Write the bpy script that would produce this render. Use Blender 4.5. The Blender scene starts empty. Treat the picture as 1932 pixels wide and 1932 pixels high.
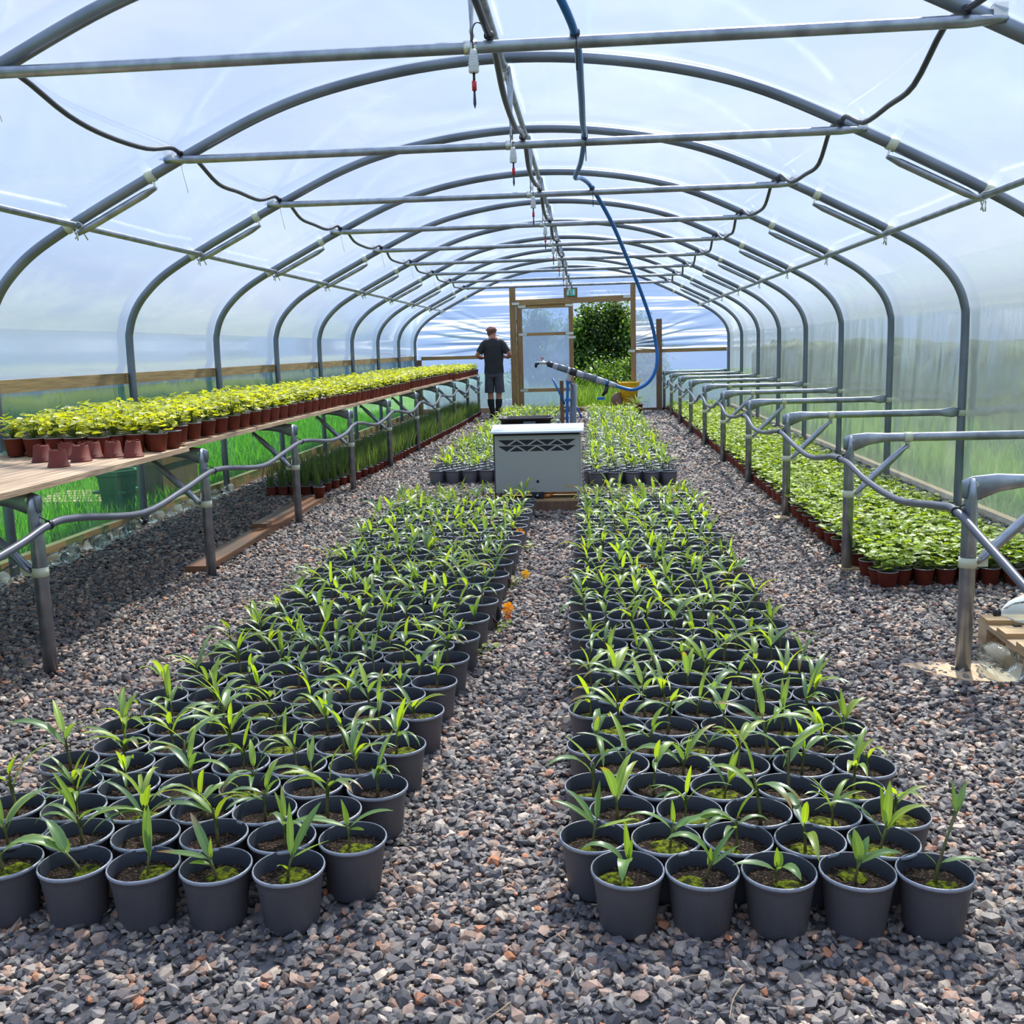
import bpy, math, random
import numpy as np
from mathutils import Vector, Matrix, noise
R = random.Random(7)
PI = math.pi
sc = bpy.context.scene
col = sc.collection

# ---------------------------------------------------------------- camera
cam_d = bpy.data.cameras.new('camera'); cam = bpy.data.objects.new('camera', cam_d); col.objects.link(cam)
yaw, pitch, roll = 0.0830, 0.1621, -0.0282
fw = Vector((-math.sin(yaw)*math.cos(pitch), math.cos(yaw)*math.cos(pitch), -math.sin(pitch)))
rt = Vector((math.cos(yaw), math.sin(yaw), 0)); up = rt.cross(fw)
r2 = rt*math.cos(roll) + up*math.sin(roll); u2 = -rt*math.sin(roll) + up*math.cos(roll)
m = Matrix((r2, u2, -fw)).transposed().to_4x4(); m.translation = Vector((0, 0, 1.33))
cam.matrix_world = m
cam_d.sensor_width = 36; cam_d.lens = 36*1887.2/1932; cam_d.clip_start = .05; cam_d.clip_end = 900
sc.camera = cam
# ---------------------------------------------------------------- view, sky, sun
sc.view_settings.view_transform = 'Standard'; sc.view_settings.look = 'None'
sc.view_settings.gamma = 1; sc.view_settings.use_curve_mapping = False
sc.view_settings.exposure = 0.0
cy = sc.cycles
cy.max_bounces = 7; cy.diffuse_bounces = 4; cy.glossy_bounces = 3; cy.transmission_bounces = 4; cy.transparent_max_bounces = 16
cy.use_denoising = True
cy.caustics_reflective = False; cy.caustics_refractive = False; cy.sample_clamp_indirect = 4
SUN = Vector((0.22, 0.78, 1.0)).normalized()          # towards the sun
world = bpy.data.worlds.new('sky'); sc.world = world; world.use_nodes = True
wn = world.node_tree; wn.nodes.clear()
def N(nt, t, **k):
    n = nt.nodes.new(t)
    for a, b in k.items(): setattr(n, a, b)
    return n
geo = N(wn, 'ShaderNodeTexCoord'); sep = N(wn, 'ShaderNodeSeparateXYZ')
wn.links.new(geo.outputs['Generated'], sep.inputs[0])
ramp = N(wn, 'ShaderNodeValToRGB'); wn.links.new(sep.outputs[2], ramp.inputs[0])
cr = ramp.color_ramp; cr.elements[0].position = 0.0; cr.elements[0].color = (.42, .56, .82, 1)
cr.elements[1].position = .8; cr.elements[1].color = (.30, .50, .95, 1)
e = cr.elements.new(.12); e.color = (.46, .62, .93, 1)
mp = N(wn, 'ShaderNodeMapping'); mp.inputs['Scale'].default_value = (1, 1, 3.2)
nz = N(wn, 'ShaderNodeTexNoise'); nz.inputs['Scale'].default_value = 2.6; nz.inputs['Detail'].default_value = 7; nz.inputs['Roughness'].default_value = .55
wn.links.new(geo.outputs['Generated'], mp.inputs[0]); wn.links.new(mp.outputs[0], nz.inputs[0])
cl = N(wn, 'ShaderNodeValToRGB'); cl.color_ramp.elements[0].position = .47; cl.color_ramp.elements[1].position = .75; cl.color_ramp.elements[1].color = (.6, .6, .6, 1)
wn.links.new(nz.outputs[0], cl.inputs[0])
mix = N(wn, 'ShaderNodeMixRGB'); mix.inputs[2].default_value = (.95, .97, 1.0, 1)
wn.links.new(cl.outputs[0], mix.inputs[0]); wn.links.new(ramp.outputs[0], mix.inputs[1])
dot = N(wn, 'ShaderNodeVectorMath', operation='DOT_PRODUCT'); dot.inputs[1].default_value = SUN
wn.links.new(geo.outputs['Generated'], dot.inputs[0])
pw = N(wn, 'ShaderNodeMath', operation='POWER', use_clamp=False)
mx = N(wn, 'ShaderNodeMath', operation='MAXIMUM'); mx.inputs[1].default_value = 0
wn.links.new(dot.outputs['Value'], mx.inputs[0]); wn.links.new(mx.outputs[0], pw.inputs[0]); pw.inputs[1].default_value = 10
gl = N(wn, 'ShaderNodeMixRGB', blend_type='ADD'); gl.inputs[2].default_value = (.75, .72, .66, 1)
wn.links.new(pw.outputs[0], gl.inputs[0]); wn.links.new(mix.outputs[0], gl.inputs[1])
bg = N(wn, 'ShaderNodeBackground'); bg.inputs[1].default_value = 1.2
wo = N(wn, 'ShaderNodeOutputWorld'); wn.links.new(gl.outputs[0], bg.inputs[0]); wn.links.new(bg.outputs[0], wo.inputs[0])
sd = bpy.data.lights.new('sun', 'SUN'); sd.energy = 10; sd.angle = math.radians(2.6); sd.color = (1, .94, .84)
so = bpy.data.objects.new('sun', sd); col.objects.link(so); so.rotation_euler = (-SUN).to_track_quat('-Z', 'Y').to_euler(); so.location = (0, 0, 12)

# ---------------------------------------------------------------- materials
def mat(name, c, rough=.6, metal=0, spec=.5, noise_s=0, c2=None, bump=0, bump_s=None, detail=4, scale3=None, trans=0, tcol=None, attr=None, wave=None, lo=.35, hi=.65):
    m = bpy.data.materials.new(name); m.use_nodes = True; nt = m.node_tree
    b = nt.nodes['Principled BSDF']; b.inputs['Roughness'].default_value = rough; b.inputs['Metallic'].default_value = metal
    b.inputs['Specular IOR Level'].default_value = spec; b.inputs['Base Color'].default_value = (*c, 1)
    tc = N(nt, 'ShaderNodeTexCoord'); mpp = N(nt, 'ShaderNodeMapping'); nt.links.new(tc.outputs['Object'], mpp.inputs[0])
    if scale3: mpp.inputs['Scale'].default_value = scale3
    src = None
    if attr:
        a = N(nt, 'ShaderNodeAttribute', attribute_name='tint'); src = a.outputs['Color']
        mm = N(nt, 'ShaderNodeMixRGB', blend_type='MULTIPLY'); mm.inputs[0].default_value = 1; mm.inputs[1].default_value = (*c, 1)
        nt.links.new(src, mm.inputs[2]); src = mm.outputs[0]
    if noise_s:
        nn = N(nt, 'ShaderNodeTexNoise'); nn.inputs['Scale'].default_value = noise_s; nn.inputs['Detail'].default_value = detail
        nt.links.new(mpp.outputs[0], nn.inputs[0])
        rr = N(nt, 'ShaderNodeMapRange'); rr.inputs[1].default_value = lo; rr.inputs[2].default_value = hi
        nt.links.new(nn.outputs[0], rr.inputs[0])
        mm = N(nt, 'ShaderNodeMixRGB'); mm.inputs[1].default_value = (*c, 1); mm.inputs[2].default_value = (*(c2 or [x*.6 for x in c]), 1)
        if src is not None: nt.links.new(src, mm.inputs[1])
        nt.links.new(rr.outputs[0], mm.inputs[0]); src = mm.outputs[0]
    if src is not None: nt.links.new(src, b.inputs['Base Color'])
    if bump:
        n2 = N(nt, 'ShaderNodeTexNoise'); n2.inputs['Scale'].default_value = bump_s or noise_s; n2.inputs['Detail'].default_value = 5
        nt.links.new(mpp.outputs[0], n2.inputs[0]); bp = N(nt, 'ShaderNodeBump'); bp.inputs['Strength'].default_value = bump; bp.inputs['Distance'].default_value = .01
        nt.links.new(n2.outputs[0], bp.inputs['Height']); nt.links.new(bp.outputs[0], b.inputs['Normal'])
    if trans:
        t = N(nt, 'ShaderNodeBsdfTranslucent'); ms = N(nt, 'ShaderNodeMixShader'); ms.inputs[0].default_value = trans
        if tcol and src is not None:
            mm = N(nt, 'ShaderNodeMixRGB', blend_type='MULTIPLY'); mm.inputs[0].default_value = 1; mm.inputs[2].default_value = (*tcol, 1)
            nt.links.new(src, mm.inputs[1]); nt.links.new(mm.outputs[0], t.inputs[0])
        elif src is not None: nt.links.new(src, t.inputs[0])
        else: t.inputs[0].default_value = (*(tcol or c), 1)
        nt.links.new(b.outputs[0], ms.inputs[1]); nt.links.new(t.outputs[0], ms.inputs[2])
        nt.links.new(ms.outputs[0], nt.nodes['Material Output'].inputs[0])
    return m
M = {}
M['galv'] = mat('galvanised steel', (.40, .43, .47), .38, .85, noise_s=3, c2=(.24, .26, .30), scale3=(4, 4, 4), detail=6)
M['galv_dull'] = mat('dull galvanised tube', (.23, .26, .30), .42, .7, noise_s=2.5, c2=(.15, .17, .20), detail=6)
M['clamp'] = mat('zinc clamp', (.62, .62, .58), .3, .9)
M['tape'] = mat('anti hot spot tape', (.62, .62, .45), .5)
M['hosegrey'] = mat('dark grey water pipe', (.10, .105, .13), .35)
M['hoseblack'] = mat('black irrigation pipe', (.035, .033, .05), .4)
M['blue'] = mat('blue hose plastic', (.01, .13, .42), .35)
M['black'] = mat('black plastic', (.012, .012, .016), .4)
M['white'] = mat('white plastic', (.72, .72, .72), .4)
M['redplast'] = mat('red plastic', (.6, .02, .03), .4)
M['greypvc'] = mat('grey pipe plastic', (.12, .14, .17), .4)
M['ltpvc'] = mat('light grey taped pipe', (.42, .43, .47), .4, noise_s=30, c2=(.25, .26, .32))
M['pot'] = mat('dark grey pot plastic', (.140, .136, .158), .5, noise_s=6, c2=(.115, .112, .132))
M['pot_in_shade'] = mat('shaded pot inside', (.030, .033, .046), .5)  # shade inside the pot put into a darker colour
M['rim'] = mat('worn highlit pot rim', (.25, .26, .30), .28, spec=.7)  # worn rim; sky highlight along it also put into the pale colour
M['terra'] = mat('terracotta coloured plastic', (.20, .042, .025), .6, spec=.25, noise_s=9, c2=(.14, .03, .02))
M['terra_in'] = mat('dark pot rim', (.03, .028, .03), .4)
M['soil'] = mat('potting compost', (.016, .011, .008), .95, spec=.15, noise_s=150, c2=(.16, .10, .06), bump=1, bump_s=160, lo=.52, hi=.72)
M['moss'] = mat('moss on compost', (.17, .20, .010), .95, spec=.1, noise_s=60, c2=(.03, .033, .008), bump=1, bump_s=160, lo=.40, hi=.58)
M['palm'] = mat('palm seedling leaf', (1, 1, 1), .38, spec=.75, attr=1, trans=.45, tcol=(1.7, 1.6, .45))
M['bed'] = mat('bedding leaf green', (1, 1, 1), .40, spec=.65, attr=1, trans=.5, tcol=(1.5, 1.4, .35))
M['stem'] = mat('palm stem', (.12, .075, .035), .5, noise_s=20, c2=(.10, .14, .03))
M['gstem'] = mat('green stem', (.13, .19, .03), .5, trans=.25)
M['grassleaf'] = mat('grass leaf', (1, 1, 1), .45, attr=1, trans=.4, tcol=(1.3, 1.4, .7))
M['wood'] = mat('pale sawn timber', (.56, .40, .24), .7, noise_s=3, c2=(.36, .23, .12), scale3=(14, 1.2, 14), bump=.25, bump_s=6, detail=8)
M['woodx'] = mat('construction timber', (.42, .26, .10), .65, noise_s=3, c2=(.27, .16, .06), scale3=(1.2, 14, 14), bump=.2, bump_s=6, detail=8)
M['woodz'] = mat('upright timber', (.34, .21, .085), .65, noise_s=3, c2=(.22, .13, .05), scale3=(14, 14, 1.2), bump=.2, bump_s=6, detail=8)
M['woodyel'] = mat('treated rail timber', (.45, .31, .13), .65, noise_s=3, c2=(.30, .20, .08), scale3=(14, 1.2, 14), bump=.2, bump_s=6, detail=8)
M['brownz'] = mat('brown stained post', (.20, .115, .065), .7, noise_s=3, c2=(.13, .07, .04), scale3=(14, 14, 1.2), detail=8)
M['board'] = mat('weathered bench board', (.62, .43, .27), .75, noise_s=2.4, c2=(.34, .22, .13), scale3=(16, 1.0, 16), bump=.35, bump_s=5, detail=9)
M['wetboard'] = mat('red brown board', (.27, .115, .05), .4, noise_s=2, c2=(.12, .075, .05), scale3=(5, .9, 6), detail=7)
M['palletx'] = mat('pallet timber', (.55, .37, .19), .7, noise_s=3, c2=(.40, .25, .11), scale3=(1.4, 12, 12), detail=8)
M['paint'] = mat('pale grey painted metal', (.36, .355, .32), .35, spec=.6)
M['lid'] = mat('white painted metal lid', (.62, .66, .72), .35)
M['dark'] = mat('dark recess', (.02, .02, .022), .8)
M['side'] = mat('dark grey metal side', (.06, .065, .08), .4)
M['tag'] = mat('gold sticker', (.55, .33, .10), .5)
M['orange'] = mat('orange gas hose', (.75, .16, .03), .45)
M['petal'] = mat('orange petal', (.9, .24, .01), .5, trans=.4, tcol=(1, .35, .02))
M['petal2'] = mat('yellow orange petal', (.95, .42, .02), .5, trans=.4, tcol=(1, .5, .03))
M['yellow'] = mat('yellow trug plastic', (.85, .48, .01), .4)
M['greenpl'] = mat('green plastic', (.02, .14, .06), .4)
M['exit'] = mat('green sign face', (.06, .55, .42), .4)
M['shirt'] = mat('charcoal cotton', (.030, .030, .034), .9, noise_s=6, c2=(.02, .02, .024))
M['shorts'] = mat('grey cotton', (.075, .075, .092), .9, noise_s=6, c2=(.05, .05, .065))
M['sock'] = mat('black knit', (.012, .012, .015), .9)
M['shoe'] = mat('brown shoe leather', (.06, .035, .02), .6)
M['skin'] = mat('skin', (.45, .20, .13), .5, noise_s=8, c2=(.40, .16, .10))
M['hair'] = mat('short reddish brown hair', (.15, .065, .05), .8)
M['bark'] = mat('bark', (.08, .06, .04), .9)
M['treeleaf'] = mat('shrub leaf', (1, 1, 1), .5, attr=1, trans=.35, tcol=(1.4, 1.5, .5))
M['lawn'] = mat('lawn ground', (.055, .16, .016), .9, noise_s=.6, c2=(.09, .20, .03), detail=8)
M['floor'] = mat('gravel bed', (.075, .07, .075), .8, noise_s=45, c2=(.17, .155, .15), bump=1, bump_s=60, detail=4)
M['stone'] = mat('crushed stone', (1, 1, 1), .62, spec=.35, attr=1, noise_s=35, c2=(.10, .095, .10), detail=5, lo=.45, hi=.9)
M['hedgeg'] = mat('hedge green', (.05, .11, .02), .9, noise_s=4, c2=(.02, .05, .01), bump=1, bump_s=6, detail=8)
M['paver'] = mat('pinkish paving', (.50, .34, .27), .8, noise_s=8, c2=(.38, .26, .2))
M['fleece'] = mat('white fleece', (.7, .72, .68), .8)

def film(name, transp, tcolor, scat, scol, gloss=.07, crease=None, bumpk=.4, rough=.12, low=None, sun_streak=0):
    """greenhouse polythene: see-through share, milky share, a little gloss; creases are a bit milkier"""
    m = bpy.data.materials.new(name); m.use_nodes = True; nt = m.node_tree; nt.nodes.clear()
    out = N(nt, 'ShaderNodeOutputMaterial'); tr = N(nt, 'ShaderNodeBsdfTransparent'); tr.inputs[0].default_value = (*tcolor, 1)
    tl = N(nt, 'ShaderNodeBsdfTranslucent'); tl.inputs[0].default_value = (*scol, 1)
    df = N(nt, 'ShaderNodeBsdfDiffuse'); df.inputs[0].default_value = (*scol, 1)
    g = N(nt, 'ShaderNodeBsdfGlossy'); g.inputs['Roughness'].default_value = rough; g.inputs[0].default_value = (1, 1, 1, 1)
    a = N(nt, 'ShaderNodeMixShader'); a.inputs[0].default_value = .25
    nt.links.new(tl.outputs[0], a.inputs[1]); nt.links.new(df.outputs[0], a.inputs[2])
    b = N(nt, 'ShaderNodeMixShader'); b.inputs[0].default_value = scat
    nt.links.new(tr.outputs[0], b.inputs[1]); nt.links.new(a.outputs[0], b.inputs[2])
    lw = N(nt, 'ShaderNodeFresnel'); lw.inputs[0].default_value = 1.3
    ml = N(nt, 'ShaderNodeMath', operation='MULTIPLY'); ml.inputs[1].default_value = gloss*10
    nt.links.new(lw.outputs[0], ml.inputs[0]); mn = N(nt, 'ShaderNodeMath', operation='MINIMUM'); mn.inputs[1].default_value = .6
    nt.links.new(ml.outputs[0], mn.inputs[0])
    d = N(nt, 'ShaderNodeMixShader'); nt.links.new(mn.outputs[0], d.inputs[0]); nt.links.new(b.outputs[0], d.inputs[1]); nt.links.new(g.outputs[0], d.inputs[2])
    nt.links.new(d.outputs[0], out.inputs[0])
    tc = N(nt, 'ShaderNodeTexCoord'); mpp = N(nt, 'ShaderNodeMapping'); nt.links.new(tc.outputs['Object'], mpp.inputs[0])
    mpp.inputs['Scale'].default_value = crease or (1, 1, 1)
    nn = N(nt, 'ShaderNodeTexNoise'); nn.inputs['Scale'].default_value = 2.0; nn.inputs['Detail'].default_value = 5; nn.inputs['Distortion'].default_value = .6
    nt.links.new(mpp.outputs[0], nn.inputs[0])
    mr = N(nt, 'ShaderNodeMapRange'); mr.inputs[1].default_value = .52; mr.inputs[2].default_value = .78; mr.inputs[3].default_value = scat; mr.inputs[4].default_value = min(1, scat+.22)
    nt.links.new(nn.outputs[0], mr.inputs[0]); nt.links.new(mr.outputs[0], b.inputs[0])
    if sun_streak:   # white streaks of sunlight on the pleats, painted into the film colour
        mr.inputs[1].default_value = .50; mr.inputs[2].default_value = .62; mr.inputs[4].default_value = min(1, scat+sun_streak); nn.inputs['Detail'].default_value = 3
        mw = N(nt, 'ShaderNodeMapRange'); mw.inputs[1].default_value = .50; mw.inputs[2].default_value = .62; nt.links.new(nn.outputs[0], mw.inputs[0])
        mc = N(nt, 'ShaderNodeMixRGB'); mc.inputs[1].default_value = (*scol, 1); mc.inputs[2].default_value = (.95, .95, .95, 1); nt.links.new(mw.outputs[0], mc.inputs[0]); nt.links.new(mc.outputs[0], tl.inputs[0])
    if low:      # greyer towards the right foot: blurred green light from outside put into the film
        sp = N(nt, 'ShaderNodeSeparateXYZ'); nt.links.new(tc.outputs['Object'], sp.inputs[0])
        f1 = N(nt, 'ShaderNodeMapRange', interpolation_type='SMOOTHSTEP'); f1.inputs[1].default_value = 2.55; f1.inputs[2].default_value = 1.1; nt.links.new(sp.outputs[2], f1.inputs[0])
        f2 = N(nt, 'ShaderNodeMapRange', interpolation_type='SMOOTHSTEP'); f2.inputs[1].default_value = 0.3; f2.inputs[2].default_value = 2.2; nt.links.new(sp.outputs[0], f2.inputs[0])
        ff = N(nt, 'ShaderNodeMath', operation='MULTIPLY'); nt.links.new(f1.outputs[0], ff.inputs[0]); nt.links.new(f2.outputs[0], ff.inputs[1])
        for tgt, c0, c1 in ((tl, scol, low[0]), (df, scol, low[0]), (tr, tcolor, low[2])):
            mc = N(nt, 'ShaderNodeMixRGB'); mc.inputs[1].default_value = (*c0, 1); mc.inputs[2].default_value = (*c1, 1); nt.links.new(ff.outputs[0], mc.inputs[0]); nt.links.new(mc.outputs[0], tgt.inputs[0])
        ad = N(nt, 'ShaderNodeMath', operation='MULTIPLY_ADD'); ad.inputs[1].default_value = low[1]-scat; nt.links.new(ff.outputs[0], ad.inputs[0]); nt.links.new(mr.outputs[0], ad.inputs[2]); nt.links.new(ad.outputs[0], b.inputs[0])
    bp = N(nt, 'ShaderNodeBump'); bp.inputs['Strength'].default_value = bumpk; bp.inputs['Distance'].default_value = .03
    nt.links.new(nn.outputs[0], bp.inputs['Height'])
    nt.links.new(bp.outputs[0], g.inputs['Normal'])
    return m
M['film'] = film('milky polythene cover', .6, (.87, .93, .99), .29, (.74, .81, .95), gloss=.03, crease=(.5, .25, .3), low=((.50, .53, .50), .62, (.86, .92, .86)))
M['film_r'] = film('polythene side wall', .6, (.86, .92, .99), .27, (.70, .79, .95), gloss=.03, crease=(.5, .8, .25), bumpk=.8, low=((.50, .53, .50), .62, (.86, .92, .86)))
M['film_l'] = film('clear side polythene', .8, (.74, .95, .72), .10, (.42, .62, .56), gloss=.015, crease=(.5, 2.2, .6))
M['film_l2'] = film('teal side polythene', .8, (.17, .29, .38), .42, (.14, .25, .31), gloss=.03, crease=(.5, 3.2, .5))
M['film_end'] = film('end wall polythene', .6, (.50, .66, .90), .50, (.28, .36, .55), crease=(.22, 1, 7), gloss=.06, sun_streak=.3)
M['film_low'] = film('lower end wall polythene', .6, (.50, .66, .90), .46, (.26, .34, .53), crease=(.5, 1, .9), gloss=.04)
M['film_door'] = film('door polythene', .6, (.52, .68, .90), .46, (.23, .33, .54), crease=(.6, 1, .8), gloss=.03)
M['film_gloss'] = film('loose shiny polythene', .6, (.9, .94, .98), .6, (.90, .92, .95), gloss=.12, crease=(.5, 1, 6))
def clearplastic(name, tint):
    m = bpy.data.materials.new(name); m.use_nodes = True; nt = m.node_tree; nt.nodes.clear()
    out = N(nt, 'ShaderNodeOutputMaterial'); tr = N(nt, 'ShaderNodeBsdfTransparent'); tr.inputs[0].default_value = (*tint, 1)
    g = N(nt, 'ShaderNodeBsdfGlossy'); g.inputs['Roughness'].default_value = .08
    tl = N(nt, 'ShaderNodeBsdfTranslucent'); tl.inputs[0].default_value = (.8, .85, .85, 1)
    lw = N(nt, 'ShaderNodeLayerWeight'); lw.inputs[0].default_value = .10
    a = N(nt, 'ShaderNodeMixShader'); a.inputs[0].default_value = .22; nt.links.new(tr.outputs[0], a.inputs[1]); nt.links.new(tl.outputs[0], a.inputs[2])
    b = N(nt, 'ShaderNodeMixShader'); nt.links.new(lw.outputs['Fresnel'], b.inputs[0]); nt.links.new(a.outputs[0], b.inputs[1]); nt.links.new(g.outputs[0], b.inputs[2])
    tc = N(nt, 'ShaderNodeTexCoord'); nn = N(nt, 'ShaderNodeTexNoise'); nn.inputs['Scale'].default_value = 28
    nt.links.new(tc.outputs['Object'], nn.inputs[0]); bp = N(nt, 'ShaderNodeBump'); bp.inputs['Strength'].default_value = .8; bp.inputs['Distance'].default_value = .01
    nt.links.new(nn.outputs[0], bp.inputs['Height']); nt.links.new(bp.outputs[0], g.inputs['Normal']); nt.links.new(bp.outputs[0], lw.inputs['Normal'])
    nt.links.new(b.outputs[0], out.inputs[0]); return m
M['pet'] = clearplastic('clear drinks bottle', (.90, .95, .94))

# ---------------------------------------------------------------- mesh helpers
class MB:
    def __init__(s): s.v = []; s.f = []; s.mi = []; s.sm = []; s.c = []
    def vert(s, p, c=(1, 1, 1)): s.v.append((p[0], p[1], p[2])); s.c.append(c); return len(s.v)-1
    def face(s, ids, mi=0, sm=False): s.f.append(tuple(ids)); s.mi.append(mi); s.sm.append(sm)
    def box(s, a, b, mi=0, mx=None, c=(1, 1, 1)):
        x0, y0, z0 = a; x1, y1, z1 = b
        P = [(x0,y0,z0),(x1,y0,z0),(x1,y1,z0),(x0,y1,z0),(x0,y0,z1),(x1,y0,z1),(x1,y1,z1),(x0,y1,z1)]
        i = [s.vert(mx @ Vector(p) if mx else p, c) for p in P]
        for q in ((0,3,2,1),(4,5,6,7),(0,1,5,4),(1,2,6,5),(2,3,7,6),(3,0,4,7)): s.face([i[k] for k in q], mi)
    def tube(s, pts, r, n=10, mi=0, cap=True, squash=None, c=(1, 1, 1)):
        pts = [Vector(p) for p in pts]; L = len(pts)
        rr = r if isinstance(r, (list, tuple)) else [r]*L
        t0 = (pts[1]-pts[0]).normalized()
        ref = Vector((0, 0, 1)) if abs(t0.z) < .9 else Vector((1, 0, 0))
        a = t0.cross(ref).normalized(); rings = []
        for i, p in enumerate(pts):
            t = (pts[min(i+1, L-1)]-pts[max(i-1, 0)]).normalized()
            a = (a - t*a.dot(t)).normalized(); b = t.cross(a)
            sq = squash[i] if squash else (1, 1)
            rings.append([s.vert(p + a*math.cos(2*PI*k/n)*rr[i]*sq[0] + b*math.sin(2*PI*k/n)*rr[i]*sq[1], c) for k in range(n)])
        for i in range(L-1):
            for k in range(n):
                s.face((rings[i][k], rings[i][(k+1) % n], rings[i+1][(k+1) % n], rings[i+1][k]), mi, True)
        if cap:
            s.face(rings[0][::-1], mi); s.face(rings[-1], mi)
    def lathe(s, prof, n=20, mi=None, o=(0, 0, 0), mx=None, cap0=False, cap1=False, sm=True):
        rings = []
        for (r, z) in prof:
            rings.append([s.vert((mx @ Vector((r*math.cos(2*PI*k/n), r*math.sin(2*PI*k/n), z)) if mx else (o[0]+r*math.cos(2*PI*k/n), o[1]+r*math.sin(2*PI*k/n), o[2]+z))) for k in range(n)])
        for i in range(len(prof)-1):
            w = mi[i] if mi else 0
            for k in range(n): s.face((rings[i][k], rings[i][(k+1) % n], rings[i+1][(k+1) % n], rings[i+1][k]), w, sm)
        if cap0: s.face(rings[0][::-1], mi[0] if mi else 0)
        if cap1: s.face(rings[-1], mi[-1] if mi else 0)
    def data(s):
        v = np.array(s.v, dtype=np.float32).reshape(-1, 3); tot = np.array([len(f) for f in s.f], dtype=np.int32)
        loops = np.array([i for f in s.f for i in f], dtype=np.int32)
        return v, loops, tot, np.array(s.mi, np.int32), np.array(s.sm, bool), np.array(s.c, np.float32).reshape(-1, 3)
def raw_mesh(name, v, loops, tot, mi, sm, c, mats):
    me = bpy.data.meshes.new(name); me.vertices.add(len(v)); me.vertices.foreach_set('co', v.ravel())
    me.loops.add(len(loops)); me.loops.foreach_set('vertex_index', loops)
    me.polygons.add(len(tot)); st = np.concatenate(([0], np.cumsum(tot)[:-1])).astype(np.int32)
    me.polygons.foreach_set('loop_start', st); me.polygons.foreach_set('material_index', mi); me.polygons.foreach_set('use_smooth', sm)
    me.update(calc_edges=True)
    if c is not None:
        at = me.color_attributes.new('tint', 'FLOAT_COLOR', 'POINT'); at.data.foreach_set('color', np.hstack([c, np.ones((len(c), 1), np.float32)]).ravel())
    for k in mats: me.materials.append(M[k])
    return me
def mesh(mb, name, mats, tint=False):
    d = mb.data(); return raw_mesh(name, *d[:5], d[5] if tint else None, [mats] if isinstance(mats, str) else mats)
def merged(name, items, mats):
    """one mesh from many transformed copies: items = [(data, matrix4 list, tint scale list or None)]"""
    V, Lo, T, MI, S, C = [], [], [], [], [], []; off = 0
    for d, mx, tints in items:
        v, lo, tot, mi, sm, c = d
        for j, Mx in enumerate(mx):
            A = np.array(Mx, dtype=np.float32)
            V.append(v @ A[:3, :3].T + A[:3, 3]); Lo.append(lo+off); T.append(tot); MI.append(mi); S.append(sm)
            C.append(c*(np.array(tints[j], np.float32) if tints else 1)); off += len(v)
    return raw_mesh(name, np.concatenate(V), np.concatenate(Lo).astype(np.int32), np.concatenate(T), np.concatenate(MI), np.concatenate(S), np.concatenate(C).astype(np.float32), mats)
def ob(name, me, parent=None, loc=None, rz=0):
    o = bpy.data.objects.new(name, me); col.objects.link(o); o.parent = parent
    if loc: o.location = loc
    if rz: o.rotation_euler = (0, 0, rz)
    return o
def tag(o, label=None, cat=None, group=None, kind=None):
    if label: o['label'] = label
    if cat: o['category'] = cat
    if group: o['group'] = group
    if kind: o['kind'] = kind
    return o
def thing(name, label, cat, loc=(0, 0, 0), rz=0, group=None):
    return tag(ob(name, None, None, loc, rz), label, cat, group)
def part(name, mb, mats, parent=None, tint=False): return ob(name, mesh(mb, name, mats, tint), parent)
def struct(name, mb, mats, parent=None, label=None):
    o = part(name, mb, mats, parent)
    if parent is None: o['kind'] = 'structure'
    if label: o['label'] = label
    return o
def mbox(a, b, **k): q = MB(); q.box(a, b, **k); return q
def mtube(p, r, **k): q = MB(); q.tube(p, r, **k); return q
def spline(P, n=8):
    P = [Vector(p) for p in P]; out = []
    for i in range(len(P)-1):
        a, b, c, d = P[max(i-1, 0)], P[i], P[i+1], P[min(i+2, len(P)-1)]
        for k in range(n):
            t = k/n; out.append(.5*((2*b)+(c-a)*t+(2*a-5*b+4*c-d)*t*t+(3*b-a-3*c+d)*t**3))
    out.append(P[-1]); return out
def nth(i):
    return f"{i}{'th' if 10 <= i % 100 <= 20 else {1:'st',2:'nd',3:'rd'}.get(i % 10, 'th')}"
HY = lambda k: 3.99 + 1.85*k       # hoop stations
CX = -.44
HALF = [(3.17, 0), (3.17, .7), (3.17, 1.40), (3.155, 1.56), (3.10, 1.70), (3.0, 1.83), (2.84, 1.965), (2.6, 2.105), (2.3, 2.26), (1.85, 2.48), (1.4, 2.68), (1.0, 2.80), (.5, 2.885), (0, 2.915)]
PROF = [(CX-x, z) for x, z in HALF] + [(CX+x, z) for x, z in HALF[:-1][::-1]]
# ================================================================ SETTING
q = MB()
q.face([q.vert(p) for p in ((-3.66, -2.2, 0), (2.78, -2.2, 0), (2.78, 20.9, 0), (-3.66, 20.9, 0))])
struct('floor', q, 'floor', label='grey gravel floor of the polytunnel')
def hill(x, y): return -.06 - max(0, -x-26)*.09 - max(0, y-60)*.03 + .25*noise.noise(Vector((x*.05, y*.05, 3)))*min(1, max(0, (math.hypot(x, y-10)-12)/20)) - max(0, (math.hypot(x, y-10)-60))*.006
q = MB(); nx, ny = 60, 60; idx = {}
for i in range(nx+1):
    for j in range(ny+1):
        sx = (i/nx*2-1); sy = (j/ny*2-1); x = 220*sx*abs(sx)**1.2; y = 10+260*sy*abs(sy)**1.2
        idx[i, j] = q.vert((x, y, hill(x, y)-.02))
for i in range(nx):
    for j in range(ny): q.face((idx[i, j], idx[i+1, j], idx[i+1, j+1], idx[i, j+1]), 0, True)
tag(part('ground_outside', q, 'lawn'), 'green field and lawn around the polytunnel', kind='structure')
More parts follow.
